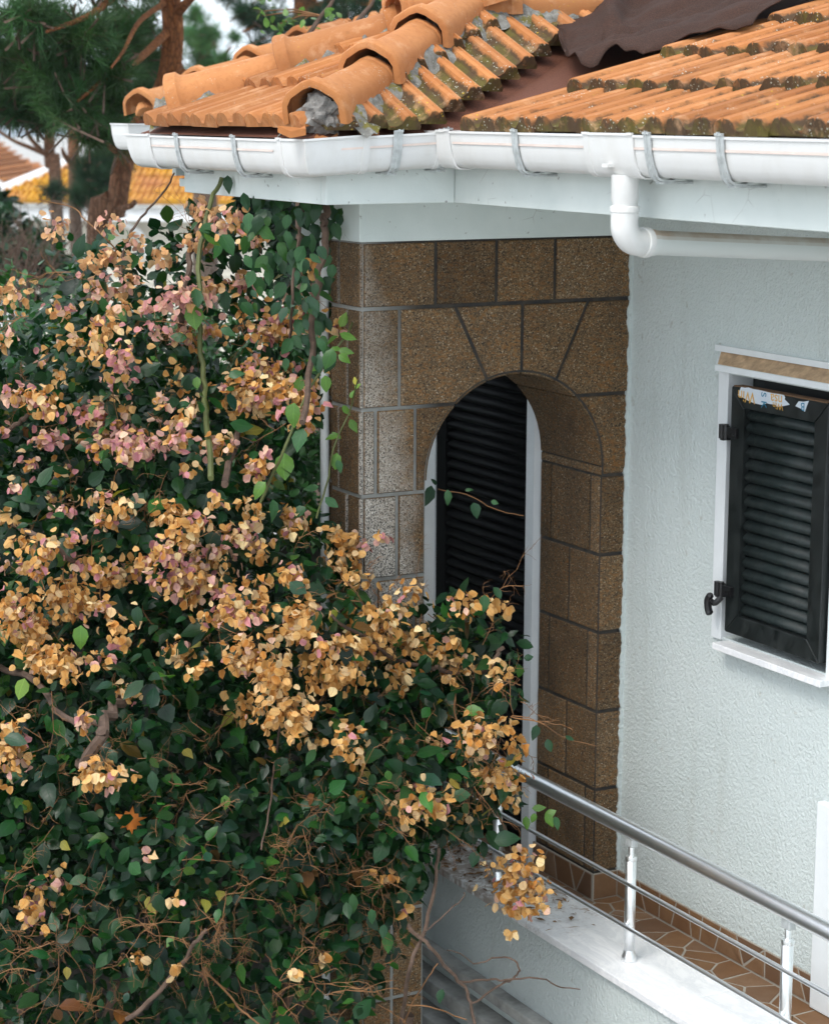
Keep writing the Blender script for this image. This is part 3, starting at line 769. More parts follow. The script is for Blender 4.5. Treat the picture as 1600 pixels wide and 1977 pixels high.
# hip and ridge tiles
def hip_mesh(name, mat, L=.50, n=12, s=1.0):
    st = [(0, .112, 0), (.004, .120, .004), (.014, .124, 0), (.052, .121, 0), (.066, .106, 0), (.085, .101, 0), (.36, .092, 0), (L-.045, .090, 0), (L-.04, .096, 0), (L-.025, .096, 0), (L-.02, .088, 0), (L, .087, 0)]
    V = []; F = []; val = []; m = n+1
    a0, a1 = math.radians(-12), math.radians(192)
    for inner in (0, 1):
        for (v, r, _) in st:
            for k in range(m):
                a = a0+(a1-a0)*k/n
                fac = 1+.035*math.cos(6*(a-math.pi/2))
                rr = (r*fac-(.014 if inner else 0))*s
                V.append((rr*math.cos(a), v, rr*math.sin(a))); val.append(.15 if not inner else .6)
    q = len(st)
    for j in range(q-1):
        for k in range(n): F.append((j*m+k, (j+1)*m+k, (j+1)*m+k+1, j*m+k+1)); F.append((q*m+j*m+k, q*m+j*m+k+1, q*m+(j+1)*m+k+1, q*m+(j+1)*m+k))
        F.append((j*m, q*m+j*m, q*m+(j+1)*m, (j+1)*m)); F.append((j*m+n, (j+1)*m+n, q*m+(j+1)*m+n, q*m+j*m+n))
    for k in range(n): F.append((k, k+1, q*m+k+1, q*m+k)); F.append(((q-1)*m+k+1, (q-1)*m+k, q*m+(q-1)*m+k, q*m+(q-1)*m+k+1))
    me = bpy.data.meshes.new(name); me.from_pydata(V, [], F)
    a = me.attributes.new('valley', 'FLOAT', 'POINT'); a.data.foreach_set('value', val)
    me.materials.append(MAT[mat]); me.polygons.foreach_set('use_smooth', [True]*len(me.polygons))
    return me
HIP = hip_mesh('hip_tile', 'tile_clean')
try:
    HIP.set_sharp_from_angle(angle=math.radians(38))
except Exception: pass
def hip_run(p0, p1, start, step, count, lift=.035, parent=None, sc=1.0):
    p0 = Vector(p0); d = (Vector(p1)-p0).normalized(); sd = d.cross(Vector((0, 0, 1))).normalized(); up = sd.cross(d)
    for k in range(count):
        R = Matrix((sd, d, up)).transposed().to_4x4()
        t = start+k*step
        R = R @ Matrix.Rotation(-.05+random.gauss(0, .01), 4, 'X') @ Matrix.Rotation(random.gauss(0, .02), 4, 'Y') @ Matrix.Rotation(random.gauss(0, .015), 4, 'Z')
        o = bpy.data.objects.new('hip_tile', HIP); fin(o, parent or roof)
        o.matrix_local = Matrix.Translation(p0+d*t+up*(lift+.014)) @ R @ Matrix.Scale(sc, 4)
hip_run(A, P, .05, .455, 3, .03); hip_run(B, P, .15, .45, 3, .03)
hip_run((APX[0]+.62, APX[1], APX[2]), P, .0, .44, 2, .02)
# crumbling bedding mortar along the hips
def lumps(p0, p1, name, w, hgt, seed, l0=0., l1=1., n=46, drop=.0):
    rr = random.Random(seed); p0 = np.array(p0); p1 = np.array(p1); d = p1-p0; L = np.linalg.norm(d); d /= L
    sd = unit(np.cross(d, (0, 0, 1))); V = []; F = []; m = 9
    for j in range(n):
        t = l0+(l1-l0)*j/(n-1); c = p0+d*L*t
        for k in range(m):
            s = (k/(m-1)*2-1); ww = w*(.8+.5*vnoise((j*.45, s*2+seed, 1)))
            zz = hgt*(1-abs(s)**2.2)+.028*vnoise((j*.9, k*1.1, seed))+.02*vnoise((j*2.1, k*2.3, seed))-.02-abs(s)*drop
            V.append(c+sd*s*ww+np.array([0, 0, zz]))
    for j in range(n-1):
        for k in range(m-1): F.append((j*m+k, j*m+k+1, (j+1)*m+k+1, (j+1)*m+k))
    return obj(name, V, F, MAT['lump_moss'], roof, smooth=False)
def m_lump():
    t = NT('cement_with_lichen', .95, .1).geo()
    n = t.noise(24, 5, .7); y = t.noise(15, 4, .7); f = t.voro(60)
    c = t.mix(t.ramp(n, [(.3, 0), (.7, 1)]), (.09, .085, .07), (.30, .295, .27))
    c = t.mix(t.ramp(y, [(.54, 0), (.62, .85)]), c, (.17, .145, .02)); c = t.mix(t.ramp(f, [(.1, .6), (.2, 0)]), c, (.5, .5, .44))
    t.base(c); t.bump(n, .8, .01); t.bump(t.noise(110, 3), .5, .004); return t.m
MAT['lump_moss'] = m_lump()
lumps(np.array(A)+(0, 0, .005), P, 'mortar_bed', .135, .085, 3, .07, 1.0, 60, .045)
lumps(np.array(B)+(0, 0, .005), P, 'mortar_bed', .135, .085, 5, .05, 1.0, 60, .04)
lumps(P, (APX[0]+.64, APX[1], APX[2]), 'mortar_bed', .14, .07, 8, 0., 1.0, 30, .05)
# cement plug in the open hip end, and broken tile bits
bmq = bmesh.new(); bmesh.ops.create_icosphere(bmq, subdivisions=4, radius=1)
base = Vector(A)+(Vector(P)-Vector(A)).normalized()*.10
for v in bmq.verts:
    n_ = .55+.75*vnoise(v.co*3.1+Vector((5, 1, 2)))*(.6+.8*vnoise(v.co*9))
    v.co = Vector((v.co.x*.085*n_, v.co.y*.085*n_, v.co.z*.085*n_))+base+Vector((.012, -.0, .035))
me = bpy.data.meshes.new('mortar_plug'); bmq.to_mesh(me); bmq.free(); me.materials.append(MAT['lump'])
fin(bpy.data.objects.new('mortar_plug', me), roof)
def shard(px, py, Y, s, seed):
    c = at(px, py, 1, Y); r = random.Random(seed); m = MB(); n = 6; top = []
    for k in range(n):
        a = 2*math.pi*k/n; q = s*r.uniform(.7, 1.2); top.append((c[0]+q*math.cos(a)*1.3, c[1]+q*math.sin(a)*.8, c[2]+r.uniform(-.012, .012)))
    V = top+[(x, y, z-.022) for x, y, z in top]
    o = obj('broken_tile', V, [tuple(range(n)), tuple(range(n, 2*n))[::-1]]+[(i, n+i, n+(i+1) % n, (i+1) % n) for i in range(n)], MAT['tile_clean'], roof)
shard(566, 246, 6.60, .042, 1); shard(628, 262, 6.60, .03, 2); shard(716, 249, 6.615, .03, 4)
# ------------------------------------------------------------------ torn felt flap lying over the main slope
def flap():
    lo = [(1018, -12), (1036, -2), (1052, 30), (1066, 58), (1080, 88), (1098, 112), (1122, 126), (1148, 129), (1168, 112), (1190, 101), (1206, 104), (1226, 99), (1245, 100), (1268, 92), (1300, 84), (1335, 80), (1380, 70), (1420, 62), (1452, 54), (1464, 40), (1500, 24), (1560, 4), (1640, -18)]
    xs = np.linspace(1018, 1640, 110); ys = np.interp(xs, [p[0] for p in lo], [p[1] for p in lo]); V = []; F = []; nt = 34
    for i, x in enumerate(xs):
        yt = -70
        for j in range(nt):
            t = j/(nt-1); y = ys[i]+(yt-ys[i])*t
            # meet the main slope plane
            r = ray(x, y); n = np.array([-TM, 0, 1.]); off = ZE+.085-EXM*TM*1.0
            # plane: z = ZE + (X-EXM)*TM + .085
            d = (ZE+.066-EXM*TM-H)/(r[2]-TM*r[0]); p = EYE+r*d
            q = p*1.0
            f = .045*(vnoise(q*np.array([1, 1, 0]), 3.2)-.5)+.085*abs(vnoise((q[0]*1.3+q[1]*2.6, q[0]*.6, 1), 2.2)-.5)+.05*abs(vnoise((q[0]*4-q[1]*2, q[1]*3, 4), 1.8)-.5)+.016*vnoise(q, 14)
            f += .06*math.exp(-((x-1180)/26)**2)*math.exp(-((y-30)/30)**2)-.03*math.exp(-((x-1225)/40)**2)*math.exp(-((y-20)/60)**2)
            edge = math.exp(-t*6)
            f += edge*.03*(vnoise((x*.03, 2, 5), 1.3)-.6)
            V.append(p+np.array([0, 0, f]))
    for i in range(len(xs)-1):
        for j in range(nt-1): F.append((i*nt+j, (i+1)*nt+j, (i+1)*nt+j+1, i*nt+j+1))
    o = obj('roofing_felt', V, F, MAT['felt'], None, smooth=True, label='crumpled torn dark brown roofing felt lying over the tiles', cat='roofing felt')
    s = o.modifiers.new('thick', 'SOLIDIFY'); s.thickness = .004
flap()
fold = [at(x, y, 0, 4.35) for x, y in ((1105, 6), (1150, 30), (1190, 40), (1180, 52), (1130, 32))]
# ------------------------------------------------------------------ gutters
GP = [(0, 0), (0, -.112), (.022, -.121), (.060, -.120), (.074, -.114), (.084, -.103), (.093, -.086), (.102, -.052), (.108, -.006), (.113, -.005), (.113, .002), (.104, .002), (.098, -.05), (.088, -.084), (.072, -.108), (.058, -.115), (.023, -.116), (.005, -.108), (.005, 0)]
ZG = H-.102
def gz(q):                                   # the gutter falls towards the porch corner
    if q[1] > 9: return 0.
    if q[0] > 3.60: return .031
    return .031*min(1, max(0, (q[0]-3.13)/.47)) if q[1] < 6.75 else .0
def sweep(path, prof, z0, sc=1.0, grow=0.):
    n = len(path); m = len(prof); V = []; F = []
    for i, p in enumerate(path):
        p = np.array(p[:2], float); ns = []
        if i > 0: d = unit(p-np.array(path[i-1][:2])); ns.append(np.array([-d[1], d[0]]))
        if i < n-1: d = unit(np.array(path[i+1][:2])-p); ns.append(np.array([-d[1], d[0]]))
        nn = ns[0] if len(ns) == 1 else (ns[0]+ns[1])/(1+ns[0]@ns[1])
        for o, z in prof:
            q = p+nn*(o*sc+(grow if o > .012 else 0)); V.append((q[0], q[1], z0+gz(q)+z*sc-(grow if z < -.1 else 0)+(grow if z > -.01 else 0)))
    for i in range(n-1):
        for k in range(m): F.append((i*m+k, i*m+(k+1) % m, (i+1)*m+(k+1) % m, (i+1)*m+k))
    F += [tuple(range(m))[::-1], tuple((n-1)*m+k for k in range(m))]
    return V, F
gut = empty('rain_gutter', (3.6, 6.6, H-.2), label='long white plastic gutter with pink line along porch and main eaves', cat='gutter')
GX1, GY2, GX3 = 3.735, 6.68, 3.245
def gpart(name, path, mat='pvc', sc=1., grow=0., prof=GP, parent=gut, z=None):
    V, F = sweep(path, prof, ZG if z is None else z, sc, grow); return obj(name, V, F, MAT[mat], parent, smooth=True)
g1 = gpart('channel', [(GX1, 2.2), (GX1, GY2)]); g2 = gpart('channel', [(GX1-.0, GY2), (GX3, GY2)]); g3 = gpart('channel', [(GX3, GY2), (GX3, 8.0)])
SP = [(.1048, -.040), (.1062, -.040), (.1068, -.033), (.1054, -.033)]
SP = [(o+.0012, z) for o, z in SP]
for path, pa in (([(GX1, 2.2), (GX1, 5.385)], g1), ([(GX1, 5.64), (GX1, 6.46)], g1), ([(3.69, GY2), (3.27, GY2)], g2), ([(GX3, 6.83), (GX3, 7.94)], g3)):
    gpart('stripe', path, 'stripe', prof=SP, parent=pa)
def corner(path): gpart('corner_piece', path, grow=.0035)
corner([(GX1, 6.50), (GX1, GY2), (GX1-.08, GY2)]); corner([(GX3+.105, GY2), (GX3, GY2), (GX3, 6.76)])
corner([(GX3, 7.96), (GX3, 8.09), (GX3+.3, 8.09)])
def strap(path): gpart('socket_band', path, grow=.0065)
strap([(GX1, 6.475), (GX1, 6.505)]); strap([(GX1-.078, GY2), (GX1-.10, GY2)]); strap([(GX3+.13, GY2), (GX3+.105, GY2)]); strap([(GX3, 6.755), (GX3, 6.785)]); strap([(GX3, 7.945), (GX3, 7.965)])
outl = gpart('outlet', [(GX1, 5.39), (GX1, 5.635)], grow=.005)
strap([(GX1, 5.378), (GX1, 5.402)]); strap([(GX1, 5.615), (GX1, 5.645)])
box('outlet_tab', (GX1-.118, 5.50, ZG-.063), (GX1-.095, 5.53, ZG-.053), MAT['pvc'], gut)
def bracket(c, along, i):
    """zinc strap round the gutter, arm back to the fascia"""
    w = .0165; c = np.array(c, float); a = np.array(along, float)
    V, F = sweep([c-a*w, c+a*w], GP, ZG, 1., .010)
    o = obj('bracket', V, F, MAT['zinc'], gut)
    n = np.array([-a[1], a[0]])
    m = MB(); p = c+n*.07; q = c-n*.04
    lo = ZG-.137+gz(c+n*.1)
    b = [p-a*w, p+a*w, q+a*w, q-a*w]
    m.add([(x, y, lo) for x, y in b]+[(x, y, lo+.006) for x, y in b], [(0, 1, 2, 3), (7, 6, 5, 4), (0, 4, 5, 1), (1, 5, 6, 2), (2, 6, 7, 3), (3, 7, 4, 0)])
    m.build('bracket_arm', MAT['zinc'], o)
    # central rib of the strap
    V, F = sweep([c-a*.002, c+a*.002], GP, ZG, 1., .0135); obj('bracket_rib', V, F, MAT['zinc'], o)
for y in (4.949, 5.30, 6.045, 4.1, 3.2): bracket((GX1, y), (0, 1), 0)
for x in (3.479, 3.668): bracket((x, GY2), (-1, 0), 1)
for y in (7.146, 7.674): bracket((GX3, y), (0, 1), 2)
# gutter of the next porch further along the house
far_g = empty('rain_gutter', (3.6, 10.4, H-.2), label='short white gutter corner of the farther roof', cat='gutter')
pg = at(236, 240, 1, 10.45)
V, F = sweep([(4.6, 10.45), (pg[0]+.12, 10.45)], GP, pg[2], 1.0); fg = obj('channel', V, F, MAT['pvc'], far_g)
V, F = sweep([(pg[0]+.25, 10.45), (pg[0]+.1, 10.45), (pg[0]+.1, 10.58)], GP, pg[2], 1.0, .004); obj('corner_piece', V, F, MAT['pvc'], far_g)
V, F = sweep([(4.6, 10.45), (pg[0]+.27, 10.45)], SP, pg[2], 1.0, 0); obj('stripe', V, F, MAT['stripe'], fg)
V, F = sweep([(pg[0]+.52, 10.45), (pg[0]+.49, 10.45)], GP, pg[2], 1.0, .01); obj('bracket', V, F, MAT['zinc'], far_g)
# its roof: front slope with verge hip tiles
e0 = np.array(at(262, 236, 1, 10.36)); fap = np.array(at(800, 15, 1, 11.6)); e1 = np.array([e0[0]+2.6, e0[1], e0[2]])
far_roof = MB().add([e0, e1, e1+(fap-e0)*np.array([.2, 1, 1]), fap], [(0, 1, 2, 3)]).build('porch_roof', MAT['valley'], None, label='farther tiled roof just behind the near hip', cat='roof')
hip_run(e0+np.array([.03, 0, .01]), fap, .0, .47, 4, .03, far_roof, .92)
_r2 = roof; roof = far_roof
sl2 = (fap[2]-e0[2])/(fap[1]-e0[1]); vF2 = unit((0, 1, sl2)); nF2 = Vector((-(fap[1]-e0[1]), fap[0]-e0[0], 0)).normalized()
for r in range(4):
    for c in range(0, 9):
        o_ = np.array([e0[0]+.0+c*TW, e0[1], e0[2]+.012])+vF2*EXPO*r
        place_tile(o_, (1, 0, 0), vF2, 'tile_clean', [(Vector(e0), nF2)])
roof = _r2
box('far_porch_wall', (6.5, 10.75, 0), (8.5, 12.0, pg[2]-.12), MAT['paint'], house)
# ------------------------------------------------------------------ downpipe
dp = empty('downpipe', (3.66, 5.5, H-.5), label='white plastic downpipe bending from the gutter outlet to the wall', cat='downpipe')
YP = 5.49; XP = 3.675
top = np.array([XP, YP, ZG-.085]); el = np.array([XP, YP, H-.385])
endp = at(1640, 484, 0, XW-.05); dirp = unit(endp-el)
def lathe_tube(name, pts, rad, mat, parent, n=20): return MB().tube(pts, rad, n, True).build(name, mat, parent, smooth=True)
R0 = .0385
o = lathe_tube('spigot', [top, top-(0, 0, .075), top-(0, 0, .085), el+(0, 0, .095), el+(0, 0, .065)], [R0+.003, R0+.003, R0-.001, R0-.001, R0-.001], MAT['pvc'], dp)
lathe_tube('collar', [el+(0, 0, .107), el+(0, 0, .105), el+(0, 0, .103), el+(0, 0, .088), el+(0, 0, .086)], [R0, R0+.004, R0+.0055, R0+.0055, R0+.003], MAT['pvc'], dp)
bend = [el+(0, 0, .09), el+(0, 0, .06)]
for k in range(1, 11):
    a = k/10*math.pi/2; b = el+np.array([0, 0, .052]); r = .052
    bend.append(el+np.array([0, 0, .052])*(1-math.sin(a))+dirp*.052*(1-math.cos(a)))
bend.append(el+dirp*.085)
lathe_tube('elbow', bend, R0+.003, MAT['pvc'], dp, 24)
lathe_tube('collar', [el+dirp*.070, el+dirp*.072, el+dirp*.076, el+dirp*.092, el+dirp*.096], [R0+.004, R0+.007, R0+.008, R0+.008, R0+.004], MAT['pvc'], dp)
lathe_tube('pipe', [el+dirp*.09, el+dirp*.12, el+dirp*.125, endp, endp+dirp*.4], [R0+.002, R0+.002, R0-.001, R0-.001, R0-.001], MAT['dirtypipe'], dp)
# small drain pipe beside the pillar
q0 = at(627, 470, 1, 7.16); q1 = at(627, 1010, 1, 7.16)
dq = MB().tube([(XL-.021, 7.243, 0), (XL-.021, 7.243, H-.47)], .0165, 12).build('drain_pipe', MAT['dirtypipe'], None, smooth=True, label='thin white drain pipe standing against the stone pillar', cat='pipe')

# ------------------------------------------------------------------ balcony
XO, XI = 4.062, 4.352                        # marble coping, outer and inner edge
balc = empty('balcony', (4.2, 6.2, ZFLOOR), label='narrow balcony with white marble coping and orange flagstone floor', cat='balcony')
prp = MB(); prp.box((XO+.025, 2.4, H-3.34), (XI-.012, 7.62, ZLEDGE-.031)); prp.build('parapet', MAT['plaster'], balc, label='white roughcast parapet under the coping')
for a, b in ((2.4, 4.35), (4.3525, 5.735), (5.738, 7.02), (7.0225, 7.6)):
    box('coping_slab', (XO, a, ZLEDGE-.03), (XI, b, ZLEDGE+random.uniform(0, .0015)), MAT['marble'], balc, bevel=.004)
fl = box('floor', (XI-.012, 2.4, ZFLOOR-.2), (XW-.001, 8.4, ZFLOOR-.004), MAT['grout'], balc)
box('sub_wall', (XO+.10, 2.4, 0), (XW-.001, 7.6, H-3.62), MAT['concrete'], balc)
# stepped cement mouldings below
for i, (x, z0, z1) in enumerate(((XO-.03, -3.385, -3.342), (XO+.015, -3.445, -3.387), (XO-.06, -3.51, -3.447), (XO-.015, -3.575, -3.512), (XO-.10, -3.66, -3.577), (XO-.05, -3.9, -3.662))):
    box('moulding', (x, 2.4, H+z0), (XO+.25, 7.6, H+z1), MAT['concrete'] if i % 2 == 0 else MAT['paint'], balc, bevel=.006)
box('base_wall', (XO+.0, 2.4, 0), (XO+.25, 7.6, H-3.902), MAT['paint'], balc)

def clip_half(poly, a, b):                   # keep the side of a
    m = ((a[0]+b[0])/2, (a[1]+b[1])/2); n = (b[0]-a[0], b[1]-a[1]); out = []
    for i in range(len(poly)):
        p, q = poly[i], poly[(i+1) % len(poly)]
        dp_ = (p[0]-m[0])*n[0]+(p[1]-m[1])*n[1]; dq_ = (q[0]-m[0])*n[0]+(q[1]-m[1])*n[1]
        if dp_ <= 0: out.append(p)
        if dp_*dq_ < 0:
            t = dp_/(dp_-dq_); out.append((p[0]+(q[0]-p[0])*t, p[1]+(q[1]-p[1])*t))
    return out
def crazy(x0, x1, y0, y1, size, seed, to3, parent, gap=.005, h=.006):
    r = random.Random(seed); pts = []
    nx = max(1, round((x1-x0)/size)); ny = max(1, round((y1-y0)/size))
    for i in range(nx):
        for j in range(ny): pts.append((x0+(i+r.uniform(.12, .88))*(x1-x0)/nx, y0+(j+r.uniform(.12, .88))*(y1-y0)/ny))
    for i, p in enumerate(pts):
        poly = [(x0, y0), (x1, y0), (x1, y1), (x0, y1)]
        for j, q in enumerate(pts):
            if i != j and abs(p[0]-q[0])+abs(p[1]-q[1]) < size*6: poly = clip_half(poly, p, q)
            if len(poly) < 3: break
        if len(poly) < 3 or abs(area(poly)) < .0012: continue
        poly2 = [poly[0]]
        for q in poly[1:]:
            if math.hypot(q[0]-poly2[-1][0], q[1]-poly2[-1][1]) > .018: poly2.append(q)
        if len(poly2) < 3: continue
        block(poly2, to3, h, gap, 'paving_stone', 'flag', parent)
crazy(XI-.005, XW-.008, 4.7, 8.3, .125, 21, lambda x, y, h: (x, y, ZFLOOR-.004+h*.5), fl)
# skirting of the same stones along wall, pier and jamb
sk = MB(); sk.box((XW-.008, 2.4, ZFLOOR-.003), (XW-.001, YA-.009, H-3.0)); sk.box((XAR-.014, YA-.018, ZFLOOR-.003), (XW-.0085, YA-.010, H-3.0)); sk.box((XAR-.015, YA-.0175, ZFLOOR-.003), (XAR-.0075, YJ, H-3.0))
skirt = sk.build('skirting', MAT['grout'], balc)
crazy(4.8, YA-.012, ZFLOOR, H-2.999, .10, 5, lambda y, z, h: (XW-.008-h*.6, y, z), skirt, .0045, .005)
crazy(XAR-.012, XW-.012, ZFLOOR, H-2.999, .09, 8, lambda x, z, h: (x, YA-.018-h*.6, z), skirt, .004, .005)
crazy(YA-.012, YJ, ZFLOOR, H-2.999, .10, 9, lambda y, z, h: (XAR-.015-h*.6, y, z), skirt, .0045, .005)
# ------------------------------------------------------------------ steel railing
XR = 4.188
rl = empty('railing', (XR, 6.1, ZLEDGE), label='polished steel railing with two thin bars on the marble coping', cat='railing')
MB().tube([(XR, 2.4, H-2.503), (XR, 7.9, H-2.503)], .0285, 28).build('handrail', MAT['steel'], rl, smooth=True)
for z in (-2.690, -2.853): MB().tube([(XR-.024, 2.4, H+z), (XR-.024, 7.9, H+z)], .0085, 14).build('bar', MAT['steel'], rl, smooth=True)
for y in (4.40, 5.235, 6.126, 7.054):
    zb = ZLEDGE+.0015
    p = MB().tube([(XR, y, zb), (XR, y, H-2.60)], .0195, 24).build('post', MAT['steel'], rl, smooth=False)
    p.data.polygons.foreach_set('use_smooth', [len(q.vertices) == 4 for q in p.data.polygons])
    MB().tube([(XR, y, zb), (XR, y, zb+.003), (XR, y, zb+.018), (XR, y, zb+.024), (XR, y, zb+.04)], [.027, .0275, .0265, .022, .0198], 24).build('base_collar', MAT['steel'], p, smooth=True)
    MB().tube([(XR, y, H-2.612), (XR, y, H-2.604), (XR, y, H-2.597), (XR, y, H-2.596)], [.0205, .0215, .0205, .008], 24).build('cap', MAT['steel'], p, smooth=True)
    MB().tube([(XR, y, H-2.599), (XR, y, H-2.566), (XR, y, H-2.56)], [.0105, .0105, .009], 16).build('neck', MAT['steel'], p, smooth=True)
    m = MB(); m.box((XR-.014, y-.022, H-2.561), (XR+.014, y+.022, H-2.526)); m.build('saddle', MAT['zinc'], p, bevel=.004)
# dry leaf litter on the coping, far end
def litter():
    V = []; T = []; r = random.Random(4)
    for k in range(420):
        y = 6.45+1.5*r.random()**.7; x = XO+.01+r.random()*.27
        if r.random() > .25+.75*min(1, (y-6.45)/.7): continue
        a = r.uniform(0, 6.28); L = r.uniform(.008, .028); w = L*r.uniform(.08, .5); z = ZLEDGE+.003+r.random()*.008
        c, s = math.cos(a), math.sin(a); n = len(V)
        for u, v, dz in ((-L, 0, 0), (0, -w, .003*r.random()), (L, 0, 0), (0, w, .004*r.random())): V.append((x+u*c-v*s, y+u*s+v*c, z+dz))
        T += [(n, n+1, n+2), (n, n+2, n+3)]
    tint = np.ones((len(V), 4)); tint[:, :3] = np.array([.18, .10, .05])*rng.uniform(.5, 1.8, (len(V)//4, 1)).repeat(4, 0)
    me = fast_mesh('leaf_litter', np.array(V), np.array(T), MAT['leaf_dry'], tint, np.zeros((len(V), 3)))
    fin(bpy.data.objects.new('leaf_litter', me), None, 'brown dry leaf litter scattered on the marble coping', 'leaf litter', None, 'stuff')
MAT['leaf_dry'] = m_leaf('dry_leaf', .1, .05, .9)
litter()

# ------------------------------------------------------------------ far houses
def hip_house(name, loc, rot, w, d, wall_h, over, rise, mats, label, windows=(), cols=None):
    root = empty(name, loc, label=label, cat='house')
    root.rotation_euler = (0, 0, rot)
    def part(nm, V, F, mat, par=root): 
        me = bpy.data.meshes.new(nm); me.from_pydata([tuple(map(float, v)) for v in V], [], F); me.materials.append(mat)
        o = bpy.data.objects.new(nm, me); fin(o, par); return o
    m = MB(); m.box((-w/2, -d/2, 0), (w/2, d/2, wall_h)); wl_ = part('wall', m.v, m.f, mats[0])
    W, D = w/2+over, d/2+over; z0 = wall_h; rl_ = max(0, W-D)
    m = MB(); m.box((-W, -D, z0-.28), (W, D, z0)); part('fascia', m.v, m.f, MAT['white'])
    V = [(-W, -D, z0+.01), (W, -D, z0+.01), (W, D, z0+.01), (-W, D, z0+.01), (-rl_, 0, z0+rise), (rl_, 0, z0+rise)]
    rf = part('roof', V, [(0, 1, 5, 4), (1, 2, 5), (2, 3, 4, 5), (3, 0, 4)], MAT['lichen'])
    return root, wl_, rf, (W, D, z0, rl_)
# bungalow with the yellow lichen roof
bp = dist_pt(275, 430, 40); bloc = (bp[0]+1.6, bp[1]+2.4, 0)
eave_z = dist_pt(275, 408, 38)[2]
bw, bd_, rise = 5.2, 4.2, 1.25
bung, bwall, broof, (BW, BD, bz, brl) = hip_house('bungalow', bloc, -YAW-.12, bw, bd_, eave_z, .55, rise, (MAT['cream'],), 'cream boarded bungalow with yellow lichen on its tiled roof')
def roof_grid(root, W, D, z0, rl_, rise, mat, tw=.24, ex=.33, faces=('f', 'l', 'r')):
    """barrel-ribbed tiles on a hip roof, each its own piece sharing one mesh"""
    V = []; F = []; pr = [(-.5, 0), (-.32, .05), (-.12, .06), (.05, .005), (.22, .05), (.4, .055), (.5, 0)]
    for y in (0, ex*1.1):
        for u, h_ in pr: V.append((u*tw, y, h_+(.05 if y == 0 else .012)))
    for u, _ in pr: V.append((u*tw, .0, -.01))
    n = len(pr)
    for i in range(n-1): F += [(i, i+1, n+i+1, n+i), (2*n+i, 2*n+i+1, i+1, i)]
    me = bpy.data.meshes.new('roof_tile'); me.from_pydata(V, [], F); me.materials.append(mat)
    for fc in faces:
        run = D if fc in 'fb' else W-rl_; half = W if fc in 'fb' else D
        sl_ = math.hypot(run, rise); rows = int(sl_/ex)
        for r in range(rows):
            t = r*ex/sl_; hw = half*(1-t)+(rl_*t if fc in 'fb' else 0)
            k = int(2*hw/tw)
            for c in range(k):
                u = -hw+(c+.5)*2*hw/k
                o = bpy.data.objects.new('roof_tile', me); fin(o, root)
                tilt = math.atan2(rise, run)
                if fc == 'f': M = Matrix.Translation((u, -D+t*run, z0+.03+t*rise))
                elif fc == 'l': M = Matrix.Translation((-W+t*run, -u, z0+.03+t*rise)) @ Matrix.Rotation(-math.pi/2, 4, 'Z')
                else: M = Matrix.Translation((W-t*run, u, z0+.03+t*rise)) @ Matrix.Rotation(math.pi/2, 4, 'Z')
                o.matrix_local = M @ Matrix.Rotation(tilt, 4, 'X')
roof_grid(broof, BW, BD, bz, brl, rise, MAT['lichen'], faces=('f',))
def loc_part(root, nm, m, mat, par=None):
    me = bpy.data.meshes.new(nm); me.from_pydata([tuple(map(float, v)) for v in m.v], [], m.f); me.materials.append(mat)
    o = bpy.data.objects.new(nm, me); fin(o, par or root); return o
for k in range(22):                          # weatherboards on the front, each its own board
    z = eave_z-.45-k*.145
    m = MB(); m.add([(-bw/2+.02, -bd_/2-.035, z), (bw/2-.02, -bd_/2-.035, z), (bw/2-.02, -bd_/2-.008, z+.14), (-bw/2+.02, -bd_/2-.008, z+.14), (-bw/2+.02, -bd_/2+.01, z), (bw/2-.02, -bd_/2+.01, z)], [(0, 1, 2, 3), (4, 5, 1, 0)])
    loc_part(bung, 'board', m, MAT['cream'], bwall)
m = MB(); m.box((-bw/2-.03, -bd_/2-.05, 0), (-bw/2+.16, -bd_/2+.1, eave_z-.28)); loc_part(bung, 'corner_post', m, MAT['white'])
for x in (-bw/2+.07, -bw/2+2.6):             # curved eave brackets
    m = MB(); m.tube(spline([(x-.0, -bd_/2-.05, eave_z-1.0), (x-.1, -bd_/2-.16, eave_z-.55), (x-.35, -bd_/2-.4, eave_z-.34)], 5), .055, 6); loc_part(bung, 'bracket', m, MAT['white'])
for sx in (-1,):
    m = MB(); m.tube([(sx*BW, -BD, bz+.06), (sx*brl, 0, bz+rise+.08)], .11, 8); loc_part(bung, 'hip_ridge', m, MAT['white'])
m = MB(); m.tube([(-brl, 0, bz+rise+.08), (brl, 0, bz+rise+.08)], .11, 8); loc_part(bung, 'ridge', m, MAT['lichen'])
m = MB(); m.box((-BW-.1, -BD-.09, bz-.04), (BW+.1, -BD-.005, bz+.03)); loc_part(bung, 'eave_gutter', m, MAT['concrete'])
# white gabled cottage at the left edge
gp = dist_pt(20, 390, 62)
gh = empty('cottage', (gp[0]+1.6, gp[1]+4, 0), label='white gabled cottage with orange roof at the left edge', cat='house'); gh.rotation_euler = (0, 0, -YAW)
gz = dist_pt(60, 372, 62)[2]
m = MB(); m.box((-4.2, -2, 0), (.0, 4, gz)); m.add([(-4.2, -2, gz), (0, -2, gz), (-2.1, -2, gz+1.5), (-4.2, 4, gz), (0, 4, gz), (-2.1, 4, gz+1.5)], [(0, 1, 2), (5, 4, 3)]); loc_part(gh, 'wall', m, MAT['white'])
m = MB(); m.add([(.5, -2.5, gz-.15), (-2.1, -2.5, gz+1.7), (-2.1, -2.5, gz+1.45), (.5, -2.5, gz-.42), (.5, -2.35, gz-.15), (-2.1, -2.35, gz+1.7)], [(0, 1, 2, 3), (0, 4, 5, 1)])
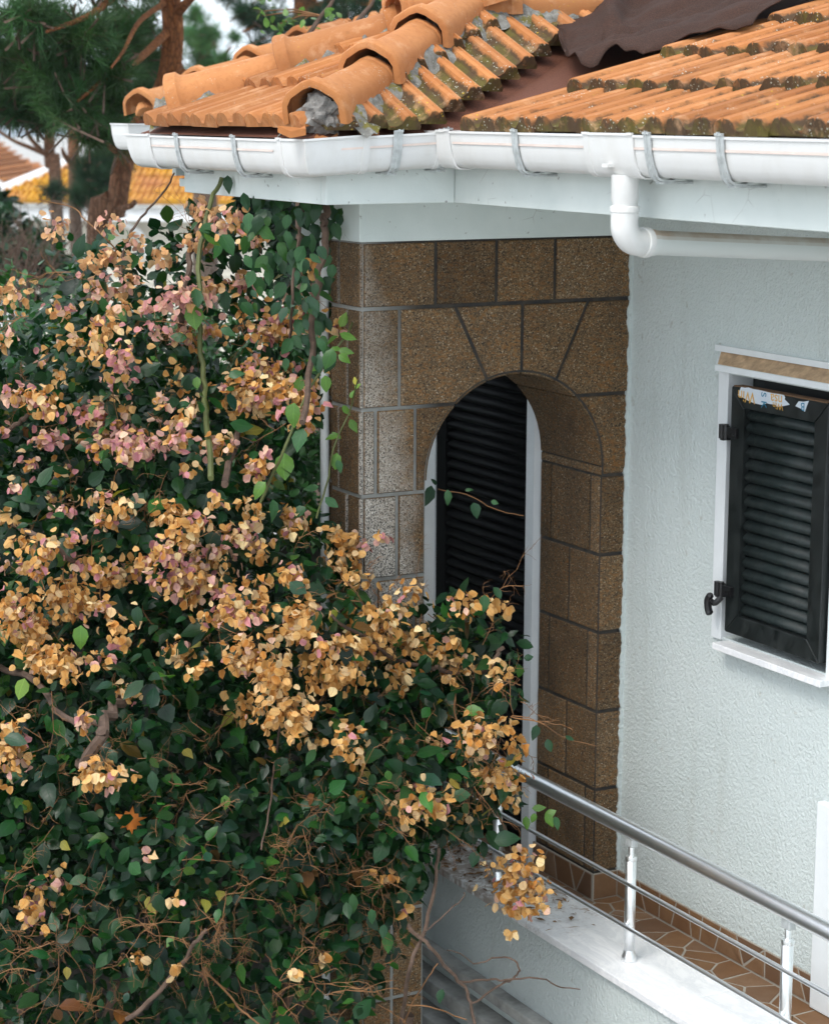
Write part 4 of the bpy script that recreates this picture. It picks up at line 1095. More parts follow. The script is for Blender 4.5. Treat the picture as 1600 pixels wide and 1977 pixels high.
m.add([(-4.7, -2.5, gz-.15), (-2.1, -2.5, gz+1.7), (-2.1, -2.5, gz+1.45), (-4.7, -2.5, gz-.42)], [(3, 2, 1, 0)]); loc_part(gh, 'bargeboard', m, MAT['white'])
m = MB(); m.add([(.5, -2.5, gz-.12), (.5, 4.5, gz-.12), (-2.1, 4.5, gz+1.73), (-2.1, -2.5, gz+1.73), (-4.7, -2.5, gz-.12), (-4.7, 4.5, gz-.12)], [(0, 1, 2, 3), (3, 2, 5, 4)]); ghr = loc_part(gh, 'roof', m, MAT['tile_clean'])
for k in range(14):
    for sgn in (1, -1):
        t = k/14; m = MB(); x0 = -2.1+sgn*(2.6*(1-t)); z0 = gz-.12+1.85*t
        m.box((x0-.12, -2.5, z0+.02), (x0+.12, 4.5, z0+.09)); loc_part(gh, 'tile_course', m, MAT['tile_clean'], ghr)
# orange roof between the trees, behind the cottage
op = dist_pt(45, 352, 85)
h2, _, _, d2_ = hip_house('villa', (op[0]+.3, op[1]+4, 0), -YAW+.3, 4.6, 3.6, dist_pt(45, 350, 85)[2], .4, .85, (MAT['white'],), 'white villa with plain orange hip roof beyond the cottage')
roof_grid(h2.children[2], *d2_, .85, MAT['tile_clean'], .3, .4, ('f',))
# hillside town across the water
hillmat = simple('wooded_hill', (.07, .09, .05), .95, .1, 0, .35, .004, 0)
hv = []; hf = []; nx = 60
for i in range(nx+1):
    a = -YAW+math.radians(-60+120*i/nx); a = math.radians(-40+110*i/nx)
    for j in range(8):
        rr = 1500+j*260; h_ = 2+(j/7)**.8*(20+26*vnoise((i*.3, 1, 2))+10*vnoise((i*.9, 4, j)))
        hv.append((math.sin(a)*rr, math.cos(a)*rr, h_-8))
for i in range(nx):
    for j in range(7): hf.append((i*8+j, (i+1)*8+j, (i+1)*8+j+1, i*8+j+1))
struct('hill', hv, hf, hillmat, smooth=True)
struct('sea', [(-3000, 380, -2.), (4000, 380, -2.), (4000, 3000, -2.), (-3000, 3000, -2.)], [(0, 1, 2, 3)], simple('sea_water', (.03, .07, .11), .35, .4, 0, .1, .01, 0))
def town():
    r = random.Random(3)
    for k in range(16):
        x = r.uniform(-20, 118); y = r.uniform(262, 312); d = r.uniform(700, 1300)
        p = dist_pt(x, y, d)
        w = r.uniform(4, 9)*d/1000; h_ = r.uniform(3, 6)*d/1000
        o = empty('town_house', (p[0], p[1], p[2]-h_), label='tiny pale house in the town on the far hillside', cat='house', group='houses of the far hillside town')
        o.rotation_euler = (0, 0, -YAW+r.uniform(-.6, .6))
        m = MB(); m.box((-w/2, -w/2, -18), (w/2, w/2, h_)); loc_part(o, 'wall', m, MAT['white'])
        m = MB(); m.add([(-w*.56, -w*.56, h_), (w*.56, -w*.56, h_), (w*.56, w*.56, h_), (-w*.56, w*.56, h_), (-w*.2, 0, h_+w*.28), (w*.2, 0, h_+w*.28)], [(0, 1, 5, 4), (1, 2, 5), (2, 3, 4, 5), (3, 0, 4)]); loc_part(o, 'roof', m, MAT['tile_clean'])
town()

# ------------------------------------------------------------------ foliage tools
def leaf_template(wid, fold, droop, bract=False):
    v = [0, .22, .5, .78, 1.0]; hw = [0, wid*.40, wid*.5, wid*.30, 0]
    if bract: v = [0, .14, .48, .82, 1.0]; hw = [0, wid*.38, wid*.5, wid*.33, 0]
    V = []; UV = []
    for i, t in enumerate(v):
        V.append((0, t, -droop*t*t)); UV.append((.5, t, 0))
    for s in (-1, 1):
        for i in (1, 2, 3):
            V.append((s*hw[i], v[i]-.02, -droop*v[i]**2+fold*hw[i])); UV.append((.5+s*hw[i]/wid, v[i], 0))
    T = []
    for s in (0, 1):
        l = [5+3*s, 6+3*s, 7+3*s]
        tr = [(0, l[0], 1), (1, l[0], l[1]), (1, l[1], 2), (2, l[1], l[2]), (2, l[2], 3), (3, l[2], 4)]
        T += [t if s == 1 else t[::-1] for t in tr]
    return np.array(V), np.array(T), np.array(UV)
def crumple(t, k, tw, r):
    V, T, U = t; V = V.copy(); a = V[:, 1]*tw
    V[:, 0], V[:, 2] = V[:, 0]*np.cos(a)-V[:, 2]*np.sin(a), V[:, 0]*np.sin(a)+V[:, 2]*np.cos(a)
    V[1:] += r.normal(size=(len(V)-1, 3))*np.array([k*.6, k*.5, k]); return V, T, U
_tr = np.random.default_rng(77)
LEAF_T = [crumple(leaf_template(_tr.uniform(.48, .74), _tr.uniform(-.25, .6), _tr.uniform(.0, .4)), .018, _tr.normal()*.35, _tr) for _ in range(12)]
BRACT_T = [crumple(leaf_template(_tr.uniform(.72, 1.0), _tr.uniform(-.5, .9), _tr.uniform(-.2, .55), True), .055, _tr.normal()*.5, _tr) for _ in range(16)]
NL, NB = len(LEAF_T), len(BRACT_T)
def norm(a): return a/(np.linalg.norm(a, axis=-1, keepdims=True)+1e-9)
def bases(d, n):
    d = norm(d); s = norm(np.cross(d, n)); n2 = np.cross(s, d)
    return np.stack([s, d, n2], -1)                      # columns
def instance(P, B, S, kind, temps, tint):
    Vs = []; Ts = []; Us = []; Cs = []; off = 0
    for k, (V, T, U) in enumerate(temps):
        m = kind == k
        if not m.any(): continue
        v = np.einsum('nij,vj->nvi', B[m], V)*S[m][:, None, None]+P[m][:, None, :]
        n, q = v.shape[:2]
        Vs.append(v.reshape(-1, 3)); Ts.append((T[None]+(np.arange(n)*q)[:, None, None]).reshape(-1, 3)+off); off += n*q
        Us.append(np.tile(U, (n, 1))); Cs.append(np.repeat(tint[m], q, 0))
    return np.concatenate(Vs), np.concatenate(Ts), np.concatenate(Us), np.concatenate(Cs)
def rgba(c): return np.concatenate([c, np.ones((len(c), 1))], 1)
def split_parts(P, B, S, kind, tint, temps, name, mat, parent, limit, weight=None, chunk=12):
    """the ones that show largest become objects of their own, the rest one mass"""
    px, py, d = project(P)
    show = (px > 0) & (px < 1600) & (py > 0) & (py < 1977)
    facing = np.abs(np.einsum('nij,nj->ni', B.transpose(0, 2, 1), norm(P-EYE))[:, 2])
    size = S*facing*FPX/d
    if weight is not None: size = size*weight
    cell = {}
    for i in np.nonzero(show)[0]:
        k = (int(px[i]//chunk), int(py[i]//chunk))
        if k not in cell or d[cell[k]] > d[i]: cell[k] = i
    # drop cells with something clearly nearer beside them
    front = []
    for (a, b), i in cell.items():
        near = min(d[cell[(a+u, b+v)]] for u in (-1, 0, 1) for v in (-1, 0, 1) if (a+u, b+v) in cell)
        if d[i] < near+.12: front.append(i)
    front.sort(key=lambda i: -size[i]); chosen = np.array(front[:limit], int)
    groups = {}
    for i in chosen:
        key = (int(kind[i]), tuple(np.round(np.log(np.maximum(tint[i, :3], .004))*2.5).astype(int)))
        me = groups.get(key)
        if me is None:
            V, T, U = temps[kind[i]]
            me = fast_mesh(name, V, T, mat, np.repeat(tint[i:i+1], len(V), 0), U); groups[key] = me
        o = bpy.data.objects.new(name, me); fin(o, parent)
        M = Matrix(np.concatenate([np.concatenate([B[i]*S[i], P[i][:, None]], 1), [[0, 0, 0, 1]]]).tolist())
        o.matrix_local = (Matrix.Translation(parent.location).inverted() if parent.type == 'EMPTY' else Matrix.Identity(4)) @ M
    rest = np.ones(len(P), bool); rest[chosen] = False
    return rest
def mass(name, P, B, S, variant, tint, temps, mat, parent=None, **k):
    V, T, U, C = instance(P, B, S, variant, temps, tint)
    o = bpy.data.objects.new(name, fast_mesh(name, V, T, mat, C, U)); fin(o, parent, **k); local(o, parent); return o
def polydist(poly, pts):
    """signed distance (inside > 0) of points to a polygon"""
    poly = np.array(poly, float); pts = np.asarray(pts, float); best = np.full(len(pts), 1e9); ins = np.zeros(len(pts), bool)
    for i in range(len(poly)):
        a, b = poly[i], poly[(i+1) % len(poly)]; ab = b-a
        t = np.clip(((pts-a)@ab)/(ab@ab), 0, 1); q = a+t[:, None]*ab
        best = np.minimum(best, np.hypot(*(pts-q).T))
        c = (a[1] > pts[:, 1]) != (b[1] > pts[:, 1])
        with np.errstate(divide='ignore', invalid='ignore'):
            xx = (b[0]-a[0])*(pts[:, 1]-a[1])/(b[1]-a[1])+a[0]
        ins ^= c & (pts[:, 0] < xx)
    return np.where(ins, best, -best)

# ------------------------------------------------------------------ bougainvillea
bush = empty('bougainvillea', (2.6, 6.9, 0), label='huge bougainvillea with dried tan and pink bracts climbing beside the porch', cat='bougainvillea')
outline = [(-320, 640), (-60, 610), (40, 640), (90, 560), (130, 500), (190, 470), (280, 440), (330, 415), (420, 385), (520, 400), (600, 400), (655, 395), (652, 440), (620, 520), (655, 540), (662, 620), (622, 690), (615, 800), (600, 900), (610, 985), (690, 1030), (690, 1100), (715, 1165), (830, 1190), (870, 1150), (935, 1180), (975, 1270), (1010, 1370), (1000, 1440), (1015, 1500), (985, 1560), (930, 1610), (850, 1660), (805, 1690), (800, 1770), (745, 1830), (725, 1900), (735, 2330), (-320, 2330)]
def depth(x, y):
    d = np.interp(y, [380, 550, 700, 1000, 1300, 1600, 1977, 2330], [8.2, 8.1, 7.95, 7.65, 7.35, 7.1, 6.95, 6.9])
    d = d+np.interp(x, [-320, 0, 300, 600, 800, 1000], [.35, .15, -.05, .05, .25, .40])*np.interp(y, [400, 1000], [.3, 1])
    lump = .22*np.sin(x*.011+y*.004)*np.sin(y*.012-x*.003+1)+.14*np.sin(x*.027+2)*np.sin(y*.024+1)
    return d+lump
pts = np.stack([rng.uniform(-320, 1020, 5200), rng.uniform(385, 2330, 5200)], 1)
sd_ = polydist(outline, pts); pts = pts[sd_ > 8]; sd_ = sd_[sd_ > 8]
BL = []
order = rng.permutation(len(pts))
for i in order:
    x, y = pts[i]; ppm = FPX/depth(x, y); r = min(.24, .9*sd_[i]/ppm)*rng.uniform(.65, 1.0)
    if r < .03: continue
    c = dist_pt(x, y, depth(x, y)+r*.9+rng.uniform(0, .16))
    if all(np.linalg.norm(c-b[0]) > .58*max(r, b[1])+.055 for b in BL): BL.append((c, r, x, y))
for _ in range(340):                         # fuller growth where it leans over the pillar foot
    x, y = rng.uniform(630, 960), rng.uniform(1170, 1960)
    if y > 1700: x = rng.uniform(600, 790)
    sdd = polydist(outline, np.array([[x, y]]))[0]
    if sdd < 15: continue
    r = rng.uniform(.09, .15); c = dist_pt(x, y, float(depth(np.array([x]), np.array([y]))[0])+rng.uniform(.02, .3))
    if all(np.linalg.norm(c-b[0]) > .09 for b in BL): BL.append((c, r, x, y))
NF = len(BL)
for i in order[:2600]:                        # thickness behind
    x, y = pts[i]; ppm = FPX/depth(x, y)
    if sd_[i]/ppm < .18: continue
    c = dist_pt(x, y, depth(x, y)+rng.uniform(.5, 1.3))
    if c[0] > 3.9 or (c[0] > 3.25 and c[1] > 6.6): continue
    if all(np.linalg.norm(c-b[0]) > .27 for b in BL): BL.append((c, .30, x, y))
BC = np.array([b[0] for b in BL]); BR = np.array([b[1] for b in BL]); BXY = np.array([(b[2], b[3]) for b in BL])
def thin(x, y):                              # bare, twiggy patches low down
    t = np.interp(y, [380, 1500, 1720, 1850, 1977, 2330], [1.0, 1.0, .9, .42, .30, .5])
    return t*np.where((x > 560) & (y > 1330) & (y < 1800), .85, 1.0)
P = []; Nn = []
for bi, (c, r, w) in enumerate(zip(BC, BR, thin(BXY[:, 0], BXY[:, 1]))):
    if bi >= NF: w = float(np.interp(BXY[bi, 1], [1600, 1850], [1.15, .5]))
    n = int(1500*r*r*w+10*w)+2
    d = norm(rng.normal(size=(n, 3))); rad = r*(1.08-.55*rng.random(n)**1.6)
    P.append(c+d*rad[:, None]); Nn.append(d)
P = np.concatenate(P); Nn = np.concatenate(Nn)
# thin out what lies deep inside other clumps
keep = np.ones(len(P), bool)
for c, r in zip(BC, BR):
    dd = np.linalg.norm(P-c, axis=1); keep &= ~((dd < r-.16) & (rng.random(len(P)) < .7))
keep &= ~((P[:, 0] > XO-.02) & (P[:, 1] > 5)) & ~((P[:, 0] > XL-.02) & (P[:, 1] > YA-.03))
P, Nn = P[keep], Nn[keep]
n = len(P)
up = np.array([0, 0, 1.])
view = norm(EYE-P)
axis = norm(Nn*.8+rng.normal(size=(n, 3))*.75+np.array([0, 0, -.45])+view*.15)
nor = norm(Nn*.55+up*.75+rng.normal(size=(n, 3))*.42+view*.28)
S = rng.lognormal(math.log(.056), .27, n).clip(.028, .095)
pal = np.array([(.007, .036, .010), (.010, .050, .013), (.005, .027, .011), (.018, .078, .016), (.008, .040, .020), (.05, .14, .022)])
ti = .8*pal[rng.choice(6, n, p=[.27, .27, .2, .12, .1, .04])]*rng.uniform(.7, 1.3, (n, 1))
yel = rng.random(n) < .012; ti[yel] = (.24, .20, .04); yel = rng.random(n) < .012; ti[yel] = (.12, .06, .02); ti *= rng.uniform(.8, 1.25, (n, 3))
leaf = dict(P=P, B=bases(axis, nor), S=S, kind=rng.integers(0, NL, n), tint=rgba(ti))
# ---- bracts: clusters seen in the photograph (centre, half sizes, share of pink, density)
CL = []
grid = ["0368600000", "3677511000", "3763472000", "5677881000", "7587720000", "4743310000", "4446744000", "6556762302", "5334456640"]
pinkg = ["0233322000", "2345653000", "2453244000", "3333233000", "5253330000", "3421110000", "2314421000", "2126421000", "1121110000"]
for j, row in enumerate(grid):
    for i, ch in enumerate(row):
        q = int(ch); pk = int(pinkg[j][i])/10
        for k in range(int(q*.62+rng.random())):
            CL.append((i*100+rng.uniform(0, 100), 400+j*100+rng.uniform(0, 100), rng.uniform(13, 40), rng.uniform(11, 27), min(.9, max(0, pk*1.1+rng.normal()*.22)), 1.0))
for c in ((130, 1150, 50, 42, .05), (45, 1205, 48, 32, .1), (92, 1272, 44, 32, .1), (20, 1440, 30, 62, .3), (205, 1495, 50, 30, .2), (160, 1385, 12, 20, .6), (90, 1715, 42, 36, .55), (60, 1760, 26, 26, .2), (22, 1420, 22, 30, .2),
          (590, 1192, 44, 40, .03), (690, 1262, 36, 26, .03), (525, 1290, 38, 44, .06), (640, 1290, 66, 48, .02), (548, 1372, 56, 48, .02), (470, 1362, 28, 30, .02), (722, 1200, 58, 40, .08), (672, 1432, 36, 34, .02), (812, 1545, 52, 38, .3), (740, 1690, 20, 10, .05),
          (892, 1165, 26, 26, .15), (828, 1252, 36, 30, .05), (900, 1282, 26, 24, .1), (922, 1425, 40, 40, .08), (994, 1436, 20, 13, .0), (945, 1500, 40, 24, .2), (992, 1500, 22, 36, .1), (905, 1572, 20, 14, .0), (985, 1545, 18, 20, .2), (1000, 1668, 50, 26, .06), (1005, 1722, 54, 44, .18), (985, 1800, 9, 11, .1), (780, 1755, 10, 12, .05),
          (968, 1292, 18, 22, .05), (975, 1395, 16, 14, .0), (762, 1426, 10, 12, .0), (868, 1305, 10, 10, .3), (650, 1050, 24, 30, .05), (682, 1075, 22, 32, .05), (640, 545, 16, 30, .35), (662, 620, 18, 20, .6), (575, 610, 46, 34, .45), (520, 640, 44, 30, .25), (545, 755, 60, 30, .2), (480, 770, 44, 34, .2), (590, 760, 30, 40, .3),
          (290, 1655, 9, 9, .8), (338, 1738, 10, 10, .4), (335, 1875, 8, 12, 0), (265, 1850, 10, 14, 0), (570, 1870, 9, 10, .1), (620, 1850, 8, 9, 0), (740, 1035, 9, 9, .9), (712, 1050, 9, 9, .9), (215, 820, 60, 32, .7), (265, 840, 34, 20, .7), (345, 1110, 60, 40, .6), (410, 1090, 50, 40, .4), (445, 1165, 44, 32, .35), (250, 1330, 20, 20, .1), (770, 1310, 30, 30, .05), (600, 1430, 20, 16, 0), (850, 1425, 12, 10, .1), (170, 1490, 20, 14, .1), (240, 1100, 36, 30, .1), (60, 1090, 30, 26, .5)):
    CL.append((*c, 1.25))
bP = []; bN = []; bT = []; bS = []; tips = []
for (x, y, rx, ry, pk, dn) in CL:
    s0 = polydist(outline, np.array([[x, y]]))[0]
    if s0 < -70 and dn == 1.0: continue
    d0 = float(depth(np.array([min(x, 1000.)]), np.array([y]))[0])-.05-rng.random()*.05
    if x > 940 and y > 1600: d0 = 7.5
    ppm = FPX/d0; c = dist_pt(x, y, d0)
    if c[0] > XO-.06: c = dist_pt(x, y, d0*(XO-.08)/c[0])
    a, b = rx/ppm, ry/ppm
    m = int((rx*ry)/24*dn*rng.uniform(.85, 1.15))+2
    e = norm(rng.normal(size=(m, 3))); e = e*(rng.random((m, 1))**.42)*np.where(rng.random((m, 1)) < .22, 1.65, 1.0)
    q = c+_R*(e[:, :1]*a)+_U*(e[:, 1:2]*b)-_f*(e[:, 2:3]*min(a, b)*.9)
    bP.append(q); o_ = norm(_R*e[:, :1]/a+_U*e[:, 1:2]/b-_f*e[:, 2:3]/min(a, b)); bN.append(o_)
    old = np.array([(.60, .335, .10), (.72, .455, .175), (.80, .60, .33), (.47, .215, .05)])[rng.choice(4, m, p=[.31, .30, .24, .15])]
    pink = np.array([(.55, .25, .29), (.66, .40, .36), (.74, .52, .40)])[rng.choice(3, m, p=[.4, .35, .25])]
    far = np.clip((700-y)/300, 0, 1)*np.clip((560-x)/200, 0, 1)
    col = np.where(rng.random((m, 1)) < pk*(1.0 if y < 900 else .7), pink, old)
    col = col*(1-far*.5)+far*.5*np.array([.72, .46, .32])
    bT.append(np.clip(col*rng.uniform(.68, 1.22, (m, 1)), 0, .85)); bS.append(rng.lognormal(math.log(.029), .17, m).clip(.019, .041)); tips.append((c, a, b))
bP, bN, bT, bS = map(np.concatenate, (bP, bN, bT, bS)); n = len(bP); view = norm(EYE-bP)
baxis = norm(bN*.5+np.array([0, 0, -.75])+rng.normal(size=(n, 3))*.55); bnor = norm(bN*.9+view*.35+up*.25+rng.normal(size=(n, 3))*.5)
br = dict(P=bP, B=bases(baxis, bnor), S=bS, kind=rng.integers(0, NB, n), tint=rgba(bT))
# ---- branches and twigs
def bx_(x, y, dd=-.03):
    d = float(depth(np.array([float(min(max(x, -300), 1000))]), np.array([float(y)]))[0])+dd
    p = dist_pt(x, y, d)
    if p[0] > XO-.05: p = dist_pt(x, y, d*(XO-.06)/p[0])
    return p
def branch(pxs, r0, r1, mat, dd=-.03, n=7, name='branch'):
    pts_ = spline([bx_(x, y, dd) for x, y in pxs], 6); k = len(pts_)
    pts_ = [p+np.array([vnoise((i*.7, 1, pxs[0][0]))-.5, vnoise((i*.7, 5, pxs[0][1]))-.5, vnoise((i*.7, 9, 2))-.5])*r0*1.6 for i, p in enumerate(pts_)]
    MB().tube(pts_, [r0+(r1-r0)*i/(k-1) for i in range(k)], n).build(name, MAT[mat], bush, smooth=True); return pts_
branch([(428, 345), (405, 400), (388, 480), (384, 600), (390, 700), (398, 800), (405, 925)], .0085, .0105, 'green_stem', -.12)
branch([(395, 395), (380, 440), (365, 500), (352, 580), (345, 640)], .010, .012, 'branch', -.02)
branch([(700, 570), (672, 640), (630, 700), (590, 765), (555, 850), (520, 930), (490, 1000)], .004, .006, 'green_stem', -.14)
branch([(735, 520), (715, 545), (700, 572)], .0022, .004, 'green_stem', -.14)
branch([(690, 735), (672, 800), (645, 860), (632, 930), (610, 1000)], .0025, .004, 'green_stem', -.18)
branch([(455, 268), (470, 305), (495, 345), (530, 385), (560, 430), (600, 470)], .0032, .0042, 'green_stem', .0)
branch([(335, 335), (320, 365), (290, 400), (262, 432), (240, 480), (232, 540)], .0035, .006, 'branch', -.05)
branch([(75, 385), (140, 400), (165, 425), (200, 455), (230, 490)], .002, .003, 'twig', -.05)
branch([(628, 392), (622, 430), (626, 480), (612, 560), (600, 680), (590, 820)], .014, .011, 'branch', -.3)
branch([(585, 400), (575, 470), (565, 560), (560, 650)], .006, .005, 'branch', -.3)
branch([(430, 940), (450, 870), (480, 800), (500, 760)], .013, .010, 'branch', .0)
branch([(160, 1480), (190, 1430), (205, 1395), (230, 1340)], .020, .017, 'branch', -.02)
branch([(10, 1000), (60, 1030), (110, 1060), (165, 1100)], .010, .008, 'branch', -.02)
branch([(0, 1290), (60, 1310), (130, 1390), (205, 1395)], .012, .010, 'branch', .02)
branch([(0, 840), (30, 820), (55, 800)], .010, .008, 'branch', -.02)
branch([(840, 1290), (900, 1300), (940, 1295), (955, 1270), (970, 1248)], .010, .0075, 'branch', -.06)
branch([(640, 1190), (700, 1230), (770, 1275), (840, 1290)], .006, .009, 'branch', -.05)
branch([(245, 1970), (330, 1890), (370, 1830), (400, 1790)], .008, .006, 'branch', -.08)
branch([(395, 1870), (430, 1910), (470, 1955), (500, 1977)], .004, .003, 'twig', -.06)
branch([(845, 1640), (840, 1700), (818, 1795), (790, 1870), (775, 1977)], .006, .007, 'branch', -.10)
branch([(790, 1790), (820, 1820), (870, 1880), (905, 1920), (915, 1977)], .007, .005, 'branch', -.12)
branch([(885, 1897), (930, 1893), (985, 1892), (1040, 1888), (1080, 1905), (1120, 1912)], .0045, .0018, 'branch', -.12)
branch([(910, 1940), (960, 1905), (990, 1890), (1003, 1870), (985, 1850), (950, 1852), (920, 1862), (890, 1842), (862, 1835)], .004, .0018, 'branch', -.12)
branch([(820, 1800), (860, 1765), (892, 1735), (896, 1722)], .003, .0015, 'branch', -.12)
branch([(780, 1975), (800, 1930), (825, 1890), (845, 1860)], .0028, .0018, 'twig', -.13)
branch([(780, 1940), (830, 1945), (900, 1970)], .0028, .002, 'twig', -.13)
branch([(880, 1310), (878, 1370), (890, 1430)], .004, .003, 'twig', -.05)
branch([(540, 1400), (530, 1480), (520, 1560), (505, 1640)], .004, .003, 'branch', -.07)
branch([(845, 945), (900, 955), (960, 985), (1010, 995)], .0022, .0012, 'twig', .20)
branch([(985, 1385), (1040, 1395), (1090, 1425), (1150, 1440)], .0026, .0013, 'twig', .02)
branch([(955, 1560), (975, 1600), (985, 1640), (1000, 1670)], .004, .003, 'branch', -.05)
# stems down to the soil
for x0, y0, gx, gy in ((230, 1900, 2.2, 7.0), (420, 1800, 2.7, 6.9), (560, 1900, 3.0, 6.7), (60, 1900, 1.7, 7.2), (790, 1960, 3.4, 6.6)):
    p = bx_(x0, y0, .5); q = np.array([gx, gy, -.05])
    MB().tube(spline([q, q*.6+p*.4+np.array([.08, -.05, 0]), q*.25+p*.75+np.array([-.06, .05, 0]), p], 6), [.045-.025*i/18 for i in range(19)], 8).build('branch', MAT['branch'], bush, smooth=True)
tw = MB(); TWL = []
def twig(p, d, L, r, lev):
    pts_ = [p]; k = 5; dd = d
    for i in range(k):
        dd = unit(dd+rng.normal(size=3)*.22+np.array([0, 0, -.03])); pts_.append(pts_[-1]+dd*L/k)
    tw.tube(pts_, [r*(1-.55*i/k) for i in range(k+1)], 3, False)
    if lev > 0:
        for i in range(1, k+1):
            if rng.random() < .75: twig(pts_[i], unit(dd+rng.normal(size=3)*.75), L*rng.uniform(.3, .55), r*.68, lev-1)
zones = [(330, 700, 1650, 1960, 60), (560, 900, 1330, 1700, 55), (0, 330, 1700, 1977, 35), (880, 1010, 1150, 1600, 40), (0, 560, 1330, 1650, 35), (680, 830, 1120, 1330, 30), (0, 620, 450, 1300, 70), (650, 820, 1700, 1950, 30)]
for x0, x1, y0, y1, k in zones:
    for _ in range(k):
        x, y = rng.uniform(x0, x1), rng.uniform(y0, y1)
        if polydist(outline, np.array([[x, y]]))[0] < -10: continue
        p = bx_(x, y, .03); d = unit(-_f*.5+rng.normal(size=3)*.8)
        twig(p, d, rng.uniform(.08, .24), rng.uniform(.0013, .0023), 2)
tw.build('twigs', MAT['twig'], bush, kind='stuff')
# ---- shoots with single large fresh leaves
sh = []
def shoot_leaf(x, y, s, tint, dd, ang=None, tilt=.5):
    p = bx_(x, y, dd); a = ang if ang is not None else rng.uniform(0, 6.28)
    ax = unit(_R*math.cos(a)+_U*math.sin(a)-_f*.2); nr = unit(-_f*.8+up*tilt+rng.normal(size=3)*.25)
    sh.append((p-ax*s*.5, ax, nr, s, tint))
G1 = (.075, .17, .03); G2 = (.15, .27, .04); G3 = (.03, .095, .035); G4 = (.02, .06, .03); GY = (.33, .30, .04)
for x, y, s, t, a in ((735, 520, .035, GY, .4), (728, 516, .03, GY, 2.2), (738, 532, .028, G2, -.6), (716, 538, .03, G2, 2.8), (722, 545, .03, G2, -.8), (708, 555, .035, G2, .3), (718, 552, .04, G2, -1.4), (695, 562, .04, G2, 3.6), (706, 585, .045, G1, -.9), (674, 585, .035, G1, 3.), (700, 605, .045, G1, -1.6),
                      (663, 617, .06, G2, 1.1), (672, 648, .065, G1, -.3), (640, 655, .055, G1, 3.6), (650, 672, .05, G1, .2), (668, 678, .055, G1, -.1), (665, 690, .05, G1, -.4), (610, 695, .075, G1, 2.9), (605, 710, .06, G1, 3.6), (578, 740, .06, G1, 1.3), (630, 740, .06, G1, -1.4), (565, 800, .085, G1, 4.6), (578, 850, .09, G3, 4.4), (548, 900, .10, G1, 4.7), (530, 985, .08, G3, 4.9), (500, 945, .07, G1, 4.0), (575, 990, .07, G3, 3.8),
                      (685, 735, .03, GY, 1.7), (690, 745, .028, G2, .8), (680, 760, .035, G1, 1.2), (668, 792, .045, G1, -1.), (682, 822, .055, G1, -1.1), (650, 840, .04, G1, 2.4), (648, 890, .06, G1, -1.7), (640, 845, .05, G1, 3.4), (655, 900, .05, G3, -1.2), (600, 940, .06, G3, 3.2), (640, 970, .06, G3, -.7),
                      (460, 268, .03, G2, 1.2), (458, 300, .045, G2, -1.5), (455, 280, .03, G2, 2.), (462, 305, .03, G2, -.5), (440, 355, .07, G4, -1.5), (490, 344, .03, G4, 0.), (535, 385, .07, G4, -1.4),
                      (375, 610, .10, G1, -1.5), (380, 575, .075, G3, -1.4), (440, 470, .085, G3, -1.), (410, 460, .08, G1, -.6), (400, 440, .06, G3, 3.6), (345, 650, .06, G3, 3.), (380, 740, .05, G1, -1.6), (455, 720, .06, G3, .4), (440, 640, .06, G3, -.4), (435, 580, .085, G4, -1.5), (610, 445, .06, G4, -1.2), (645, 415, .055, G4, -1.6), (655, 425, .05, G4, -1.5), (575, 515, .06, G4, -1.5), (560, 470, .06, G4, -1.8), (625, 500, .05, G4, -1.3), (620, 620, .075, G4, -1.4), (600, 580, .05, G3, -.2), (590, 430, .06, G4, -1.2), (545, 440, .06, G4, -2.), (520, 500, .07, G3, -1.8), (500, 550, .07, G3, -1.2), (540, 560, .07, G3, -2.1),
                      (828, 958, .085, G4, -1.8), (865, 960, .06, G3, -1.5), (918, 985, .06, G4, -1.3), (905, 945, .03, G3, .3), (955, 970, .03, G3, -.4), (838, 930, .03, G4, 2.),
                      (960, 1145, .05, G4, -1.), (935, 1165, .06, G3, -1.6), (1020, 1270, .035, G4, .1), (1035, 1415, .055, G4, -1.6), (1060, 1440, .05, G4, -1.3), (1100, 1425, .035, G4, -.4), (1040, 1560, .05, G1, .1), (1062, 1570, .045, G1, .4), (1060, 1585, .055, G1, -1.2), (1030, 1580, .035, G1, -1.8), (1075, 1590, .05, G3, -1.2), (1015, 1590, .05, G1, -1.6), (978, 1620, .09, G4, .2), (895, 1490, .06, G3, -.5), (890, 1535, .065, G3, 0.), (915, 1660, .06, G4, -1.9), (900, 1750, .0, G3, 0), (850, 1925, .05, G4, -1.9), (40, 1330, .075, G2, -1.9), (30, 1430, .085, G4, -.2), (155, 1230, .08, G1, -1.6), (575, 1135, .07, G4, -.6), (295, 1510, .07, G4, -1.5), (265, 1190, .07, G4, -1.6), (435, 1550, .05, G1, -1.5), (740, 1800, .05, G4, -1.7), (720, 1770, .05, G3, -1.3)):
    if s <= 0: continue
    dd = -.16 if x < 1000 else -.02
    if 820 <= x <= 960 and 920 < y < 990: dd = .19
    shoot_leaf(x, y, s, t, dd, a)
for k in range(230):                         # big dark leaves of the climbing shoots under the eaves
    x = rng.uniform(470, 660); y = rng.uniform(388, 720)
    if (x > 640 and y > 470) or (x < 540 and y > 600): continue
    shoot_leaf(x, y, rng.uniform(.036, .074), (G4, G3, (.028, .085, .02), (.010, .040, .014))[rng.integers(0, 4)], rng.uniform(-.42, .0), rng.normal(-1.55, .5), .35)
n0 = len(sh)
